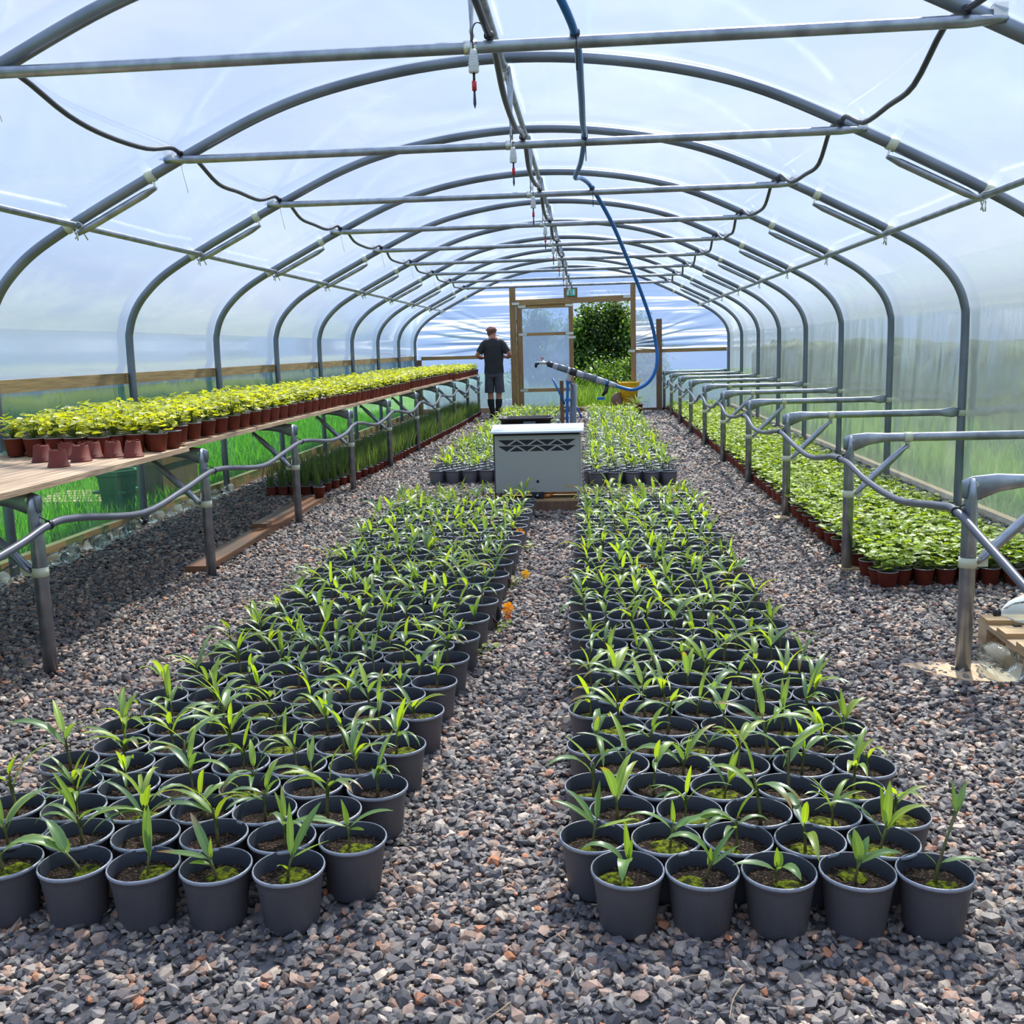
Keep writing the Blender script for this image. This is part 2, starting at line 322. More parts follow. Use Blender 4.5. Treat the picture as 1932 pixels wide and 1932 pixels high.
# fine profile of the cover
def fine(P, n=5): return [(p.x, p.y) for p in spline([(a, b, 0) for a, b in P], n)]
FP = fine(PROF, 5)
def offset(P, d):
    out = []
    for i, (x, z) in enumerate(P):
        a = P[max(i-1, 0)]; b = P[min(i+1, len(P)-1)]; tx, tz = b[0]-a[0], b[1]-a[1]; l = math.hypot(tx, tz) or 1
        out.append((x - tz/l*d, z + tx/l*d))
    return out
OP = offset(FP, .036)
def sheet(P, y0, y1, ny, wob):
    q = MB(); g = []
    for j in range(ny+1):
        y = y0+(y1-y0)*j/ny; row = []
        for i, (x, z) in enumerate(P):
            a = P[max(i-1, 0)]; b = P[min(i+1, len(P)-1)]; tx, tz = b[0]-a[0], b[1]-a[1]; l = math.hypot(tx, tz) or 1
            w = wob(x, y, z); row.append(q.vert((x - tz/l*w, y, z + tx/l*w)))
        g.append(row)
    for j in range(ny):
        for i in range(len(P)-1): q.face((g[j][i], g[j][i+1], g[j+1][i+1], g[j+1][i]), 0, True)
    return q
def bay(y): t = (y-HY(0))/1.85; return abs((t % 1)-.5)*2      # 1 at a hoop, 0 mid bay
cover = [(-3.662, 1.222)]+[p for p in OP if not (p[0] < -2 and p[1] < 1.25) and not (p[0] > 1.5 and p[1] < 1.86)]; jn = cover[-1]
struct('ceiling', sheet(cover, -2.2, 20.66, 150, lambda x, y, z: -.012*(1-bay(y)**2)+.004*noise.noise(Vector((x*1.2, y*2.0, z)))), 'film', label='milky polythene cover stretched over the hoops')
wr = [p for p in OP if p[0] > 1.5 and p[1] <= jn[1]+1e-6]; wr = [p for p in fine(wr, 3)]
struct('wall_right', sheet(wr, -2.2, 20.66, 340, lambda x, y, z: -.010*(1-bay(y)**2) + .018*noise.noise(Vector((y*5.5+z*1.2, z*.9, 2)))*(1.9-z)*.7), 'film_r', label='milky polythene side behind the bare trestles')
wl = [(-3.660, .03+.80*i/9) for i in range(10)]; wl2 = [(-3.660, .83+.312*i/5) for i in range(6)]
struct('wall_left', sheet(wl, -2.2, 20.66, 340, lambda x, y, z: .014*noise.noise(Vector((y*5+z*1.5, z*1.2, 7)))*(1.2-abs(z-.6))), 'film_l', label='clear polythene side sheet near the ground on the left')
struct('wall_left', sheet(wl2, -2.2, 20.66, 340, lambda x, y, z: .014*noise.noise(Vector((y*5+z*1.5, z*1.2, 7)))*(1.2-abs(z-.6))), 'film_l2', label='teal tinted pleated polythene band just below the timber rail')
tag(part('trim_1', mbox((-3.71, -2.2, 1.14), (-3.648, 20.64, 1.222)), 'woodyel'), 'long timber rail along the left side', kind='structure')
tag(part('baseboard_left', mbox((-3.72, -2.2, -.02), (-3.66, 20.64, .10)), 'woodyel'), kind='structure')
tag(part('baseboard_right', mbox((2.78, -2.2, -.02), (2.84, 20.64, .10)), 'woodyel'), kind='structure')
tag(part('baseboard_back', mbox((-3.5, 20.60, 0), (-1.645, 20.68, .13)), 'wood'), kind='structure')
tag(part('baseboard_back', mbox((.89, 20.60, 0), (2.70, 20.68, .06)), 'brownz'), kind='structure')
# end wall film: outline below the crown, minus the door opening
def crown(x):
    for i in range(len(FP)-1):
        (x0, z0), (x1, z1) = FP[i], FP[i+1]
        if x0 <= x <= x1 and x1 > x0: return z0+(z1-z0)*(x-x0)/(x1-x0)
    return 0.0
YE = 20.70
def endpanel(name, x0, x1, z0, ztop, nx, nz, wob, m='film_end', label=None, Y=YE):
    q = MB(); g = []
    for i in range(nx+1):
        x = x0+(x1-x0)*i/nx; zt = min(ztop, crown(x)+.02); row = []
        for j in range(nz+1):
            z = z0+(max(zt, z0+.001)-z0)*j/nz; row.append(q.vert((x, Y+wob(x, z), z)))
        g.append(row)
    for i in range(nx):
        for j in range(nz): q.face((g[i][j], g[i+1][j], g[i+1][j+1], g[i][j+1]), 0, True)
    return struct(name, q, m, label=label)
def fan(x, z, px, pz):      # pleats radiating from a post
    a = math.atan2(z-pz, abs(x-px)+.35); d = min(1, (abs(x-px))/.5)
    s = math.sin(a*58+3*noise.noise(Vector((a*9, x*.6, 1))))
    s = (abs(s)**.6)*(1 if s > 0 else -1)
    return .026*s*max(0, 1-abs(a-.05)/.5)*d*min(1, max(.25, (2.2-abs(x-px))/1.2))
endpanel('wall_back', -3.58, -1.60, .02, 1.2, 20, 10, lambda x, z: .004*math.sin(x*3), 'film_low', label='lower end wall polythene behind the man')
endpanel('wall_back', .86, 2.72, .02, 1.22, 20, 10, lambda x, z: .004*math.sin(x*3), 'film_low', label='lower end wall polythene right of the doorway')
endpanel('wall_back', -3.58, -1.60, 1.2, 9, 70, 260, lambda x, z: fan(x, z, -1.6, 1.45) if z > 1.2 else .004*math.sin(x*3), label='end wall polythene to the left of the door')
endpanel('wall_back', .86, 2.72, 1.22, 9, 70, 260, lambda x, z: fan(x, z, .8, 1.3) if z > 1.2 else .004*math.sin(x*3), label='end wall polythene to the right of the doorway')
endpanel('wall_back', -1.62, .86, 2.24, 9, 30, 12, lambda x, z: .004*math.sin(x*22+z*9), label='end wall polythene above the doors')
endpanel('wall_front', -3.58, 2.72, .02, 9, 20, 10, lambda x, z: 0, 'film', 'polythene end wall at the near end', Y=-2.15)
# timber frame of the end wall
def tim(name, a, b, m, label): return tag(part(name, mbox(a, b), m), label, 'timber')
post = thing('door_post', 'tall timber post left of the door, in front of the end wall', 'post', (0, 0, 0)); part('post', mbox((-1.645, 20.56, 0), (-1.525, 20.68, 2.56)), 'woodz', post)
def plate(parent, x, z, Y=20.555, w=.16, h=.05):
    o = part('nail_plate', mbox((x-w/2, Y-.003, z-h/2), (x+w/2, Y, z+h/2)), 'clamp', parent); return o
post = thing('door_post', 'tall timber post on the right side of the open doorway', 'post'); part('post', mbox((.79, 20.56, 0), (.89, 20.68, 2.53)), 'woodz', post)
plate(post, .80, 1.21, w=.14)
tim('door_post', (1.295, 20.50, 0), (1.405, 20.60, 1.83), 'brownz', 'short brown post standing right of the doorway')
hd = thing('door_lintel', 'timber beam across the top of the doorway', 'beam')
q = MB(); q.box((-1.525, 20.58, -.055), (.79, 20.67, .055), mx=Matrix.Translation((0, 0, 2.255)) @ Matrix.Rotation(-.012, 4, 'Y'))
part('beam', q, 'woodx', hd); plate(hd, -1.52, 2.215, Y=20.545, w=.15); plate(hd, .72, 2.29, Y=20.575, w=.15)
tag(part('timber_rail', mbox((-3.50, 20.60, 1.135), (-1.645, 20.67, 1.205)), 'woodx'), 'timber rail across the end wall, behind the man', 'rail')
tag(part('timber_rail', mbox((1.405, 20.60, 1.165), (2.70, 20.67, 1.235)), 'woodx'), 'timber rail across the end wall, right of the brown post', 'rail')
tag(part('timber_rail', mbox((.89, 20.60, 1.165), (1.295, 20.67, 1.235)), 'woodx'), 'short timber rail between doorway post and brown post', 'rail')
tag(part('corner_post', mbox((-3.60, 20.58, 0), (-3.50, 20.67, 1.14)), 'woodz'), 'timber corner post at the far left of the end wall', 'post')
tag(part('door_1', mbox((-1.50, 20.60, .0), (.88, 20.72, .10)), 'brownz'), 'timber threshold board under the doorway', kind='structure')
sb = thing('sign_block', 'timber block above the lintel carrying the small green exit sign', 'block'); part('block', mbox((-.545, 20.57, 2.31), (-.27, 20.66, 2.50)), 'woodz', sb)
sg = thing('exit_sign', 'small green and white exit sign above the door', 'sign')
part('sign_plate', mbox((-.49, 20.545, 2.34), (-.31, 20.57, 2.47)), 'exit', sg)
q = MB()                                   # running figure, arrow and doorway in white
q.box((-.475, 20.541, 2.36), (-.445, 20.545, 2.45)); q.box((-.43, 20.541, 2.40), (-.385, 20.545, 2.41)); q.box((-.36, 20.541, 2.36), (-.325, 20.545, 2.45))
q.box((-.415, 20.541, 2.385), (-.405, 20.545, 2.435))
part('pictogram', q, 'white', sg)
# door leaf
dl = tag(ob('door_2', None), 'timber framed polythene door leaf, closed, left half of the doorway', kind='structure')
part('door_stile', mbox((-1.515, 20.60, .03), (-1.40, 20.66, 2.19)), 'woodz', dl)
part('door_stile', mbox((-.455, 20.60, .03), (-.365, 20.66, 2.20)), 'woodz', dl)
for z, h in ((2.155, .08), (1.60, .06), (.47, .07), (.08, .10)): part('door_rail', mbox((-1.40, 20.605, z-h/2), (-.455, 20.655, z+h/2)), 'woodx', dl)
q = MB(); g = [[q.vert((-1.40+.945*i/30, 20.668+.006*noise.noise(Vector((i*.6, j*.25, 5))), .05+2.12*j/40)) for j in range(41)] for i in range(31)]
for i in range(30):
    for j in range(40): q.face((g[i][j], g[i+1][j], g[i+1][j+1], g[i][j+1]), 0, True)
part('door_film', q, 'film_door', dl)
for x, z in ((-1.40, 2.155), (-.44, 2.16), (-1.39, 1.6), (-.44, 1.6), (-.40, 1.52), (-1.39, .47)):
    part('nail_plate', mbox((x-.08, 20.595, z-.025), (x+.08, 20.598, z+.025)), 'clamp', dl)

# ================================================================ HOOPS, BARS, PIPES
FINE = fine(PROF, 6)
def along(z_lo, z_hi, side):
    return [(x, z) for x, z in FINE if (x-CX)*side > 0 and z_lo <= z <= z_hi]
def brace_pts(side):           # short tube slung just beneath the hoop
    a = (CX+side*2.56, 2.06); b = (CX+side*2.06, 2.305)
    return a, b
def flat_tube(P0, P1, r, mi=0, q=None, fl=.06):
    """tube with flattened, slightly widened ends"""
    q = q or MB(); A, B = Vector(P0), Vector(P1); d = (B-A).normalized(); L = (B-A).length
    ts = [0, fl*.35, fl*.7, fl*1.35, L-fl*1.35, L-fl*.7, L-fl*.35, L]
    sq = [(1.1, .5), (1.45, .6), (1.3, .75), (1, 1), (1, 1), (1.3, .75), (1.45, .6), (1.1, .5)]
    q.tube([A+d*t for t in ts], r, 10, mi, squash=sq); return q
hoop_lab = {}
mh = mesh(mtube([(x, 0, z) for x, z in FINE], .030, n=12), 'hoop_tube', ['galv_dull'])
def ring_mesh(r, w, name, m):
    q = MB(); q.lathe([(r, -w/2), (r+.004, -w/2), (r+.004, w/2), (r, w/2)], 16); return mesh(q, name, [m])
bl = {}
for s in (-1, 1):
    a, b = brace_pts(s); bl[s] = mesh(flat_tube((a[0], 0, a[1]), (b[0], 0, b[1]), .021), 'brace_tube', ['galv'])
def dirof(x, z, s):
    best = min(range(len(FINE)), key=lambda i: (FINE[i][0]-x)**2+(FINE[i][1]-z)**2)
    a, b = FINE[max(best-1, 0)], FINE[min(best+1, len(FINE)-1)]; return Vector((b[0]-a[0], 0, b[1]-a[1])).normalized(), Vector((FINE[best][0], 0, FINE[best][1]))
rm = ring_mesh(.0305, .05, 'clamp_band', 'tape')
for k in range(10):
    t = thing('polytunnel_hoop', f'grey steel hoop arching over the tunnel, {"nearest" if k == 0 else nth(k+1) if k < 9 else "the last,"} {"one" if k == 0 else "one from the camera" if k < 9 else "against the end wall"}', 'hoop', (0, HY(k) if k < 9 else 20.56, 0), group='steel hoops of the tunnel')
    ob('hoop_tube', mh, t)
    for s in (-1, 1):
        if k < 9: ob('brace_tube', bl[s], t)
        for (x, z) in brace_pts(s):
            d, p = dirof(x, z, s); c = ob('clamp_band', rm, t); c.location = p; c.rotation_euler = d.to_track_quat('Z', 'Y').to_euler()
            q = MB(); mid = (p+Vector((x, 0, z)))/2; c2 = part('clamp_lug', mbox((-.012, -.004, -.035), (.012, .004, .035)), 'clamp', t); c2.location = mid; c2.rotation_euler = (Vector((x, 0, z))-p).to_track_quat('Z', 'Y').to_euler()
# cross bars
zb = 2.445
bar_me = mesh(flat_tube((-2.42, 0, zb), (1.50, 0, zb), .0225, fl=.10), 'crossbar_tube', ['galv'])
for k in range(9):
    t = thing('crossbar', f'straight steel tie bar across the tunnel, {"nearest" if k == 0 else nth(k+1)} from the camera', 'bar', (0, HY(k)-.035, 0), group='cross bars under the hoops')
    ob('crossbar_tube', bar_me, t)
    for x in (-2.40, 1.48): part('clamp_band', mbox((x-.025, 0, zb-.01), (x+.025, .035, zb+.06)), 'clamp', t)
    part('centre_clamp', mtube([(-.46, 0, zb), (-.41, 0, zb)], .0255), 'clamp', t)
    st = thing('ridge_strut', f'flattened blue grey strut hanging from the ridge to the {"nearest" if k == 0 else nth(k+1)} cross bar', 'strut', (0, HY(k)-.035, 0), group='struts at the ridge')
    q = MB(); q.tube([(-.43, 0, zb+.02), (-.43, 0, zb+.07), (-.43, .01, zb+.16), (-.43, .02, 2.78), (-.43, .03, 2.86)], .018, 10, squash=[(2.0, .25), (2.3, .25), (1.6, .6), (1, 1), (1.6, .3)])
    part('strut_tube', q, 'galv', st)
    part('bolt', mtube([(-.43, -.03, zb+.05), (-.43, .03, zb+.05)], .008), 'clamp', st)
# long pipes running the length of the tunnel
def purlin(x, z, y0, label, r=.019):
    t = thing('purlin_pipe', label, 'pipe'); part('pipe', mtube([(x, y0, z), (x, 6, z), (x, 14, z), (x, 20.55, z)], r), 'galv', t)
    for k in range(9):
        c = MB(); y = HY(k); c.tube([(x, y-.03, z), (x, y+.03, z)], r+.006); c.tube([(x-.02, y-.035, z-.075), (x+.03, y, z+.05)], .004); c.tube([(x+.02, y+.035, z-.075), (x-.03, y, z+.05)], .004); c.tube([(x, y-.045, z-.03), (x, y-.045, z-.085)], .004)
        part('cross_clamp', c, 'clamp', t)
purlin(-2.975, 2.105, -1, 'galvanised pipe running lengthwise under the hoops on the left')
purlin(2.135, 2.075, -1, 'galvanised pipe running lengthwise under the hoops on the right')
purlin(-.46, 2.865, -1, 'galvanised ridge pipe running lengthwise along the top of the hoops')
# black irrigation pipes tied to the bars
def tied(name, label, x, z, r, m, sag, ks, cat='hose', xs=0, ends=None, tail=.0, yoff=-.035, drop=0):
    t = thing(name, label, cat); P = []
    if ends: P.append(ends[0])
    for i, k in enumerate(ks):
        y = HY(k)+yoff; P.append((x, y, z))
        if i < len(ks)-1:
            for f, a in ((.12, -.1), (.35, .85), (.55, 1), (.78, .7), (.93, -.05)): P.append((x+xs*a*R.uniform(.7, 1.2), y+1.85*f, z-sag*a*R.uniform(.8, 1.15)))
    if ends: P.append(ends[1])
    part('pipe', mtube(spline(P, 4), r, n=10), m, t)
    for k in ks:
        y = HY(k)+yoff; q = MB(); q.tube([(x-.005, y-.008, z), (x+.005, y+.008, z)], r+.004)
        q.tube([(x, y, z-r-.045), (x, y, z+r)], .004)
        part('cable_tie', q, 'black', t)
        if tail:
            q = MB(); q.tube([(x, y, z-r), (x+.01, y, z-tail*.5), (x+.03, y+.01, z-tail)], .0016, n=4); part('tie_tail', q, 'white', t)
    return t
tied('irrigation_pipe', 'black irrigation pipe tied along the left ends of the cross bars', -2.33, 2.485, .013, 'hoseblack', .075, range(9), xs=-.03, tail=.22, ends=((-2.34, 3.0, 2.43), (-2.33, 19.4, 2.46)))
tied('irrigation_pipe', 'black irrigation pipe tied along the right ends of the cross bars', 1.36, 2.485, .013, 'hoseblack', .11, range(9), xs=.03, tail=.0, ends=((1.40, 3.0, 2.43), (1.36, 19.4, 2.46)))
tied('irrigation_pipe', 'black irrigation pipe tied along the middle of the cross bars', -.365, 2.485, .014, 'hoseblack', .05, range(9), xs=-.01, tail=.0, ends=((-.43, 3.1, 2.62), (-.36, 19.6, 2.44)))
q = [(-.395, 0, 2.37)]
for k in range(9):
    t = thing('drip_nozzle', f'white weight with red tipped nozzle hanging at the {"nearest" if k == 0 else nth(k+1)} cross bar', 'nozzle', (-.42+.004*k, HY(k)-.09, 2.345), group='hanging irrigation nozzles')
    b = MB(); b.lathe([(.0, .078), (.010, .078), (.013, .07), (.020, .0), (.016, -.004), (0, -.004)], 14)
    for j in range(5): b.lathe([(.0135+j*.0013, .062-j*.010), (.017+j*.0013, .061-j*.010), (.0135+j*.0013, .056-j*.010)], 14)
    part('weight', b, 'white', t); part('stem', mtube([(0, 0, -.004), (0, 0, -.035)], .005), 'black', t)
    part('red_valve', mtube([(0, 0, -.033), (0, 0, -.066)], .009), 'redplast', t)
    part('spray_tip', mtube([(0, 0, -.066), (0, 0, -.09), (0, 0, -.112), (0, 0, -.13)], [.004, .005, .006, .001]), 'hoseblack', t)
    part('feed_tube', mtube(spline([(0, 0, .075), (.0, .0, .15), (.02, .03, .18), (.055, .05, .15)], 4), .003, n=6), 'hoseblack', t)
# blue hose to the spray lance
t = thing('blue_hose', 'blue water hose hanging from the cross bars to the spray lance', 'hose')
P = [(-.20, 3.2, 2.66), (-.135, 3.6, 2.585), (-.045, 3.955, 2.475), (-.03, 4.6, 2.44), (-.028, 5.3, 2.44), (-.022, 5.80, 2.475), (-.05, 6.4, 2.44), (-.092, 6.9, 2.435), (-.055, 7.3, 2.49), (.02, 7.66, 2.475),
     (.17, 8.0, 2.26), (.30, 8.4, 2.02), (.41, 8.7, 1.80), (.51, 8.9, 1.55), (.56, 9.0, 1.36), (.575, 9.0, 1.20), (.55, 9.0, 1.08), (.49, 9.0, .995), (.41, 9.0, .95), (.33, 9.0, .94), (.209, 9.0, .975)]
part('hose', mtube(spline(P, 6), .0155, n=12), 'blue', t)
for x, y, z in ((-.045, 3.955, 2.47), (-.022, 5.805, 2.47), (.02, 7.655, 2.47)):
    c = MB(); c.tube([(x, y-.012, z+.01), (x, y+.012, z-.01)], .019); c.tube([(x+.005, y-.02, z), (x+.006, y-.02, z-.13)], .003, n=6); part('cable_tie', c, 'black', t)
ln = thing('spray_lance', 'grey and black spray lance resting on the blue and grey standpipe', 'lance')
A = Vector((.205, 9.0, .978)); Bp = Vector((-.40, 9.0, 1.19)); d = Bp-A
def seg(name, t0, t1, r, m, kink=0): part(name, mtube([A+d*t0+Vector((0, 0, kink)), A+d*(t0+t1)*.5+Vector((0, 0, kink*.5)), A+d*t1], r, n=14), m, ln)
for nm, a, b, r, mm in (('hose_connector', -.02, .10, .024, 'ltpvc'), ('black_joint', .10, .15, .020, 'black'), ('pipe_sleeve', .14, .30, .030, 'ltpvc'), ('grey_grip', .28, .46, .032, 'greypvc'), ('pipe_sleeve', .44, .60, .028, 'ltpvc'), ('black_joint', .57, .66, .034, 'black'), ('pipe_sleeve', .65, .72, .028, 'ltpvc'), ('grey_grip', .70, .84, .030, 'greypvc'), ('pipe_sleeve', .82, .91, .027, 'ltpvc'), ('black_joint', .89, .99, .026, 'black')): seg(nm, a, b, r, mm)
part('tap_body', mtube([(-.395, 9, 1.19), (-.44, 9, 1.20), (-.475, 9, 1.195)], [.012, .015, .012]), 'clamp', ln)
part('tap_handle', mtube([(-.44, 9, 1.20), (-.445, 9, 1.225), (-.425, 9, 1.235), (-.455, 9, 1.245)], .005), 'redplast', ln)
part('nozzle_head', mtube([(-.475, 9, 1.195), (-.495, 9, 1.185), (-.50, 9, 1.155)], [.014, .016, .010]), 'black', ln)
part('blue_joint', mtube([A+d*.11, A+d*.15], .026), 'blue', ln)
q = MB(); q.tube([A+d*.12+Vector((0, 0, -.02)), (.12, 9, .93), (.09, 9, .89)], [.018, .02, .012]); part('valve', q, 'black', ln)
part('blue_tap', mbox((.04, 8.985, .855), (.11, 9.015, .88), mx=Matrix.Translation((0, 0, 0))), 'blue', ln)
sp = thing('standpipe', 'blue taps and thick grey pipe standing upright behind the heater', 'pipe', (-.20, 9.1, 0))
part('grey_pipe', mtube([(-.005, 0, 0), (.035, 0, 1.0)], .030, n=16), 'greypvc', sp)
part('blue_riser', mtube([(-.03, -.03, .55), (-.03, -.03, .72), (-.02, -.03, 1.0), (-.008, -.03, 1.04)], .013), 'blue', sp)
part('blue_tap', mbox((-.05, -.05, .845), (.0, -.01, .87)), 'blue', sp); part('blue_tap', mbox((-.035, -.05, 1.0), (.015, -.01, 1.04)), 'blue', sp)
part('white_elbow', mtube([(-.01, -.05, 1.03), (.0, -.06, 1.09), (.012, -.08, 1.10)], .023), 'white', sp)
part('blue_branch', mtube([(-.05, -.02, .82), (-.10, -.02, .93), (-.155, -.02, 1.05)], .0085), 'blue', sp)
part('blue_branch', mtube([(.05, .02, .80), (.075, .02, .75), (.10, .02, .69)], .0085), 'blue', sp)
tag(part('wooden_stake', mbox((-.017, -.012, 0), (.017, .012, 1.03)), 'brownz'), 'brown wooden stake standing beside the grey standpipe', 'stake').location = (-.275, 9.1, 0)

# ================================================================ TRESTLES
def trestle(x, xe, side, k, label, group):
    t = thing('trestle', label, 'trestle', (x, HY(k)-.03, 0), group=group)
    s = side; za = .765
    q = MB(); q.tube([(0, 0, 0), (0, 0, za-.11), (0, 0, za-.05), (0, 0, za-.01), (s*.006, 0, za+.022)], .0295, 14, squash=[(1, 1), (1, 1), (1.45, .6), (1.5, .5), (.7, .35)]); part('leg', q, 'galv', t)
    L = abs(xe-x)
    q = MB(); q.tube([(-s*.035, 0, za-.022), (s*.012, 0, za-.020), (s*.10, 0, za+.002), (s*.20, 0, za+.008), (s*(L-.14), 0, za+.008), (s*(L-.05), 0, za+.008), (s*L, 0, za+.008)], .025, 14, squash=[(.3, 1.4), (.34, 2.0), (.6, 1.45), (1, 1), (1, 1), (.3, 1.5), (.25, 1.2)]); part('arm', q, 'galv', t)
    flat = lambda p0, p1: flat_tube(p0, p1, .020, fl=.07)
    part('brace', flat((s*.035, 0, .455), (s*.32, 0, za-.035)), 'galv', t)
    q = MB(); q.lathe([(.0315, -.02), (.034, -.02), (.034, .02), (.0315, .02)], 16, o=(0, 0, .455)); q.box((s*.03 if s > 0 else -.075, -.006, .437), (.075 if s > 0 else -.03, .006, .473)); part('clamp_band', q, 'tape', t)
    q = MB(); q.tube([(s*.32-.022, 0, za+.008), (s*.32+.022, 0, za+.008)], .028, 16); q.box((s*.32-.012, -.006, za-.06), (s*.32+.012, .006, za-.015)); part('clamp_band', q, 'tape', t)
    part('bolt', mtube([(s*.01, -.03, za), (s*.01, .03, za)], .009), 'clamp', t)
    q = MB(); q.lathe([(.031, -.022), (.034, -.022), (.034, .022), (.031, .022)], 16, o=(xe-x+s*.03, .03, za)); q.box((xe-x-.01, .0, za-.02), (xe-x+.01, .02, za+.02)); part('hoop_clamp', q, 'tape', t)
    return t
for k in range(10):
    w = 'nearest' if k == 0 else nth(k+1)
    trestle(1.455, 2.70, 1, k, f'bare galvanised trestle over the potted plants on the right, {w} from the camera', 'bare trestles along the right wall')
    trestle(-2.335, -3.58, -1, k, f'galvanised trestle holding up the plant bench on the left, {w} from the camera', 'trestles under the left bench')
def legpipe(label, x, xs, sag, y0, zt, start):
    t = thing('water_pipe', label, 'pipe'); P = list(start)
    for i in range(10):
        y = HY(i)-.03; P.append((x, y, zt))
        if i < 9:
            for f, a in ((.12, .12), (.45, 1), (.72, .75), (.9, .15)): P.append((x+xs*a*R.uniform(.6, 1.3), y+1.85*f, zt-sag*a*R.uniform(.6, 1.25)))
    part('pipe', mtube(spline(P, 5), .0165, n=12), 'hosegrey', t)
    for i in range(10):
        y = HY(i)-.03; s = -1 if x < 0 else 1
        q = MB(); q.tube([(x-.004, y-.008, zt), (x+.004, y+.008, zt)], .021); q.tube([(x, y, zt+.012), (x+s*.055, y+.0, zt+.045), (x+s*.09, y+.0, zt+.05)], .0028, n=6)
        part('cable_tie', q, 'black', t)
legpipe('dark grey water pipe tied in waves along the left trestle legs', -2.275, .02, .075, 0, .655, [(-2.25, 2.6, .50), (-2.28, 3.3, .56), (-2.29, 3.75, .61)])
legpipe('dark grey water pipe tied in waves along the right trestle legs', 1.405, .03, .10, 0, .655, [(1.62, 2.6, .20), (1.50, 3.1, .36), (1.43, 3.65, .56)])

# bench boards
joints = [(2.0, 5.5), (5.52, 9.4), (9.42, 13.1), (13.12, 16.9), (16.92, 20.35)]
bx = [(-2.285-.192*i, -2.285-.192*i-.184) for i in range(5)]
SEGDX = [0, -.05, -.08, -.06, .0]
for j, (y0, y1) in enumerate(joints):
    for i, (xa, xb) in enumerate(bx):
        dz = R.uniform(-.003, .004)+(.012 if j % 2 else 0); dx = R.uniform(-.004, .004)+SEGDX[j]; dy = R.uniform(-.10, .10)
        q = MB(); q.box((-abs(xa-xb)/2, 0, 0), (abs(xa-xb)/2, y1-y0, .026))
        where = 'aisle edge' if i == 0 else f'{nth(i+1)} in from the aisle'
        o = tag(part('bench_board', q, 'board'), f'weathered plank of the left bench, {where}, {nth(j+1)} length from the camera', 'plank', 'planks of the left bench')
        o.location = ((xa+xb)/2+dx, y0+dy, .802+dz)
BZ = .832
# ================================================================ GRAVEL
rng = np.random.default_rng(3)
def ico():
    t = (1+5**.5)/2
    v = np.array([(-1,t,0),(1,t,0),(-1,-t,0),(1,-t,0),(0,-1,t),(0,1,t),(0,-1,-t),(0,1,-t),(t,0,-1),(t,0,1),(-t,0,-1),(-t,0,1)], float); v /= np.linalg.norm(v[0])
    f = np.array([(0,11,5),(0,5,1),(0,1,7),(0,7,10),(0,10,11),(1,5,9),(5,11,4),(11,10,2),(10,7,6),(7,1,8),(3,9,4),(3,4,2),(3,2,6),(3,6,8),(3,8,9),(4,9,5),(2,4,11),(6,2,10),(8,6,7),(9,8,1)])
    return v, f
iv, iff = ico()
PAL = np.array([(.085,.085,.092),(.125,.12,.122),(.19,.175,.165),(.28,.25,.225),(.38,.32,.26),(.29,.19,.14),(.34,.235,.18),(.055,.055,.062),(.46,.40,.33),(.38,.17,.09),(.16,.13,.115)])*np.array([1.16, 1.06, .98])
PW = np.array([.19,.19,.15,.09,.065,.085,.07,.09,.022,.012,.036]); PW /= PW.sum()
def stones(n, x, y, z, s):
    base = np.stack([iv*(1+rng.uniform(-.32, .28, (12, 1)))+rng.uniform(-.16, .16, (12, 3)) for _ in range(24)])
    b = base[rng.integers(0, 24, n)]                                     # n,12,3
    sc3 = np.stack([s*rng.uniform(.85, 1.25, n), s*rng.uniform(.6, .95, n), s*rng.uniform(.38, .68, n)], 1)
    b = b*sc3[:, None, :]
    a = rng.uniform(0, 2*np.pi, n); tl = rng.normal(0, .38, n); tm = rng.normal(0, .38, n)
    def rot(v, ang, i, j):
        c, s_ = np.cos(ang)[:, None], np.sin(ang)[:, None]; o = v.copy(); o[:, :, i] = v[:, :, i]*c - v[:, :, j]*s_; o[:, :, j] = v[:, :, i]*s_ + v[:, :, j]*c; return o
    b = rot(b, tl, 0, 2); b = rot(b, tm, 1, 2); b = rot(b, a, 0, 1)
    b = b + np.stack([x, y, z], 1)[:, None, :]
    c = PAL[rng.choice(len(PAL), n, p=PW)]*rng.uniform(.75, 1.3, (n, 1))
    return b.reshape(-1, 3), np.repeat(c, 12, 0)
V, Cc = [], []
def zone(y0, y1, dens, s, zj=.006, zo=.004):
    n = int((y1-y0)*(6.3)*dens); x = rng.uniform(-3.62, 2.74, n); y = rng.uniform(y0, y1, n)
    keep = (x > -.66*y-1.15) & (x < .47*y+1.05); x, y = x[keep], y[keep]; n = len(x)
    ss = s*np.clip(rng.lognormal(0, .28, n), .5, 1.9)
    z = rng.uniform(-.004, zj, n)+zo
    a, b = stones(n, x, y, z, ss); V.append(a); Cc.append(b)
zone(.9, 3.4, 4300, .0125, .010); zone(3.4, 6.5, 3300, .0135, .010); zone(6.5, 11.5, 1900, .0165, .010); zone(11.5, 20.5, 800, .023, .008)
V = np.concatenate(V).astype(np.float32); Cc = np.concatenate(Cc).astype(np.float32); n = len(V)//12
F = (iff[None]+12*np.arange(n)[:, None, None]).reshape(-1).astype(np.int32)
me = raw_mesh('gravel', V, F, np.full(n*20, 3, np.int32), np.zeros(n*20, np.int32), np.zeros(n*20, bool), Cc, ['stone'])
tag(ob('gravel', me), 'loose grey and pinkish crushed stone covering the tunnel floor', 'gravel', kind='stuff')
print('stones', n)

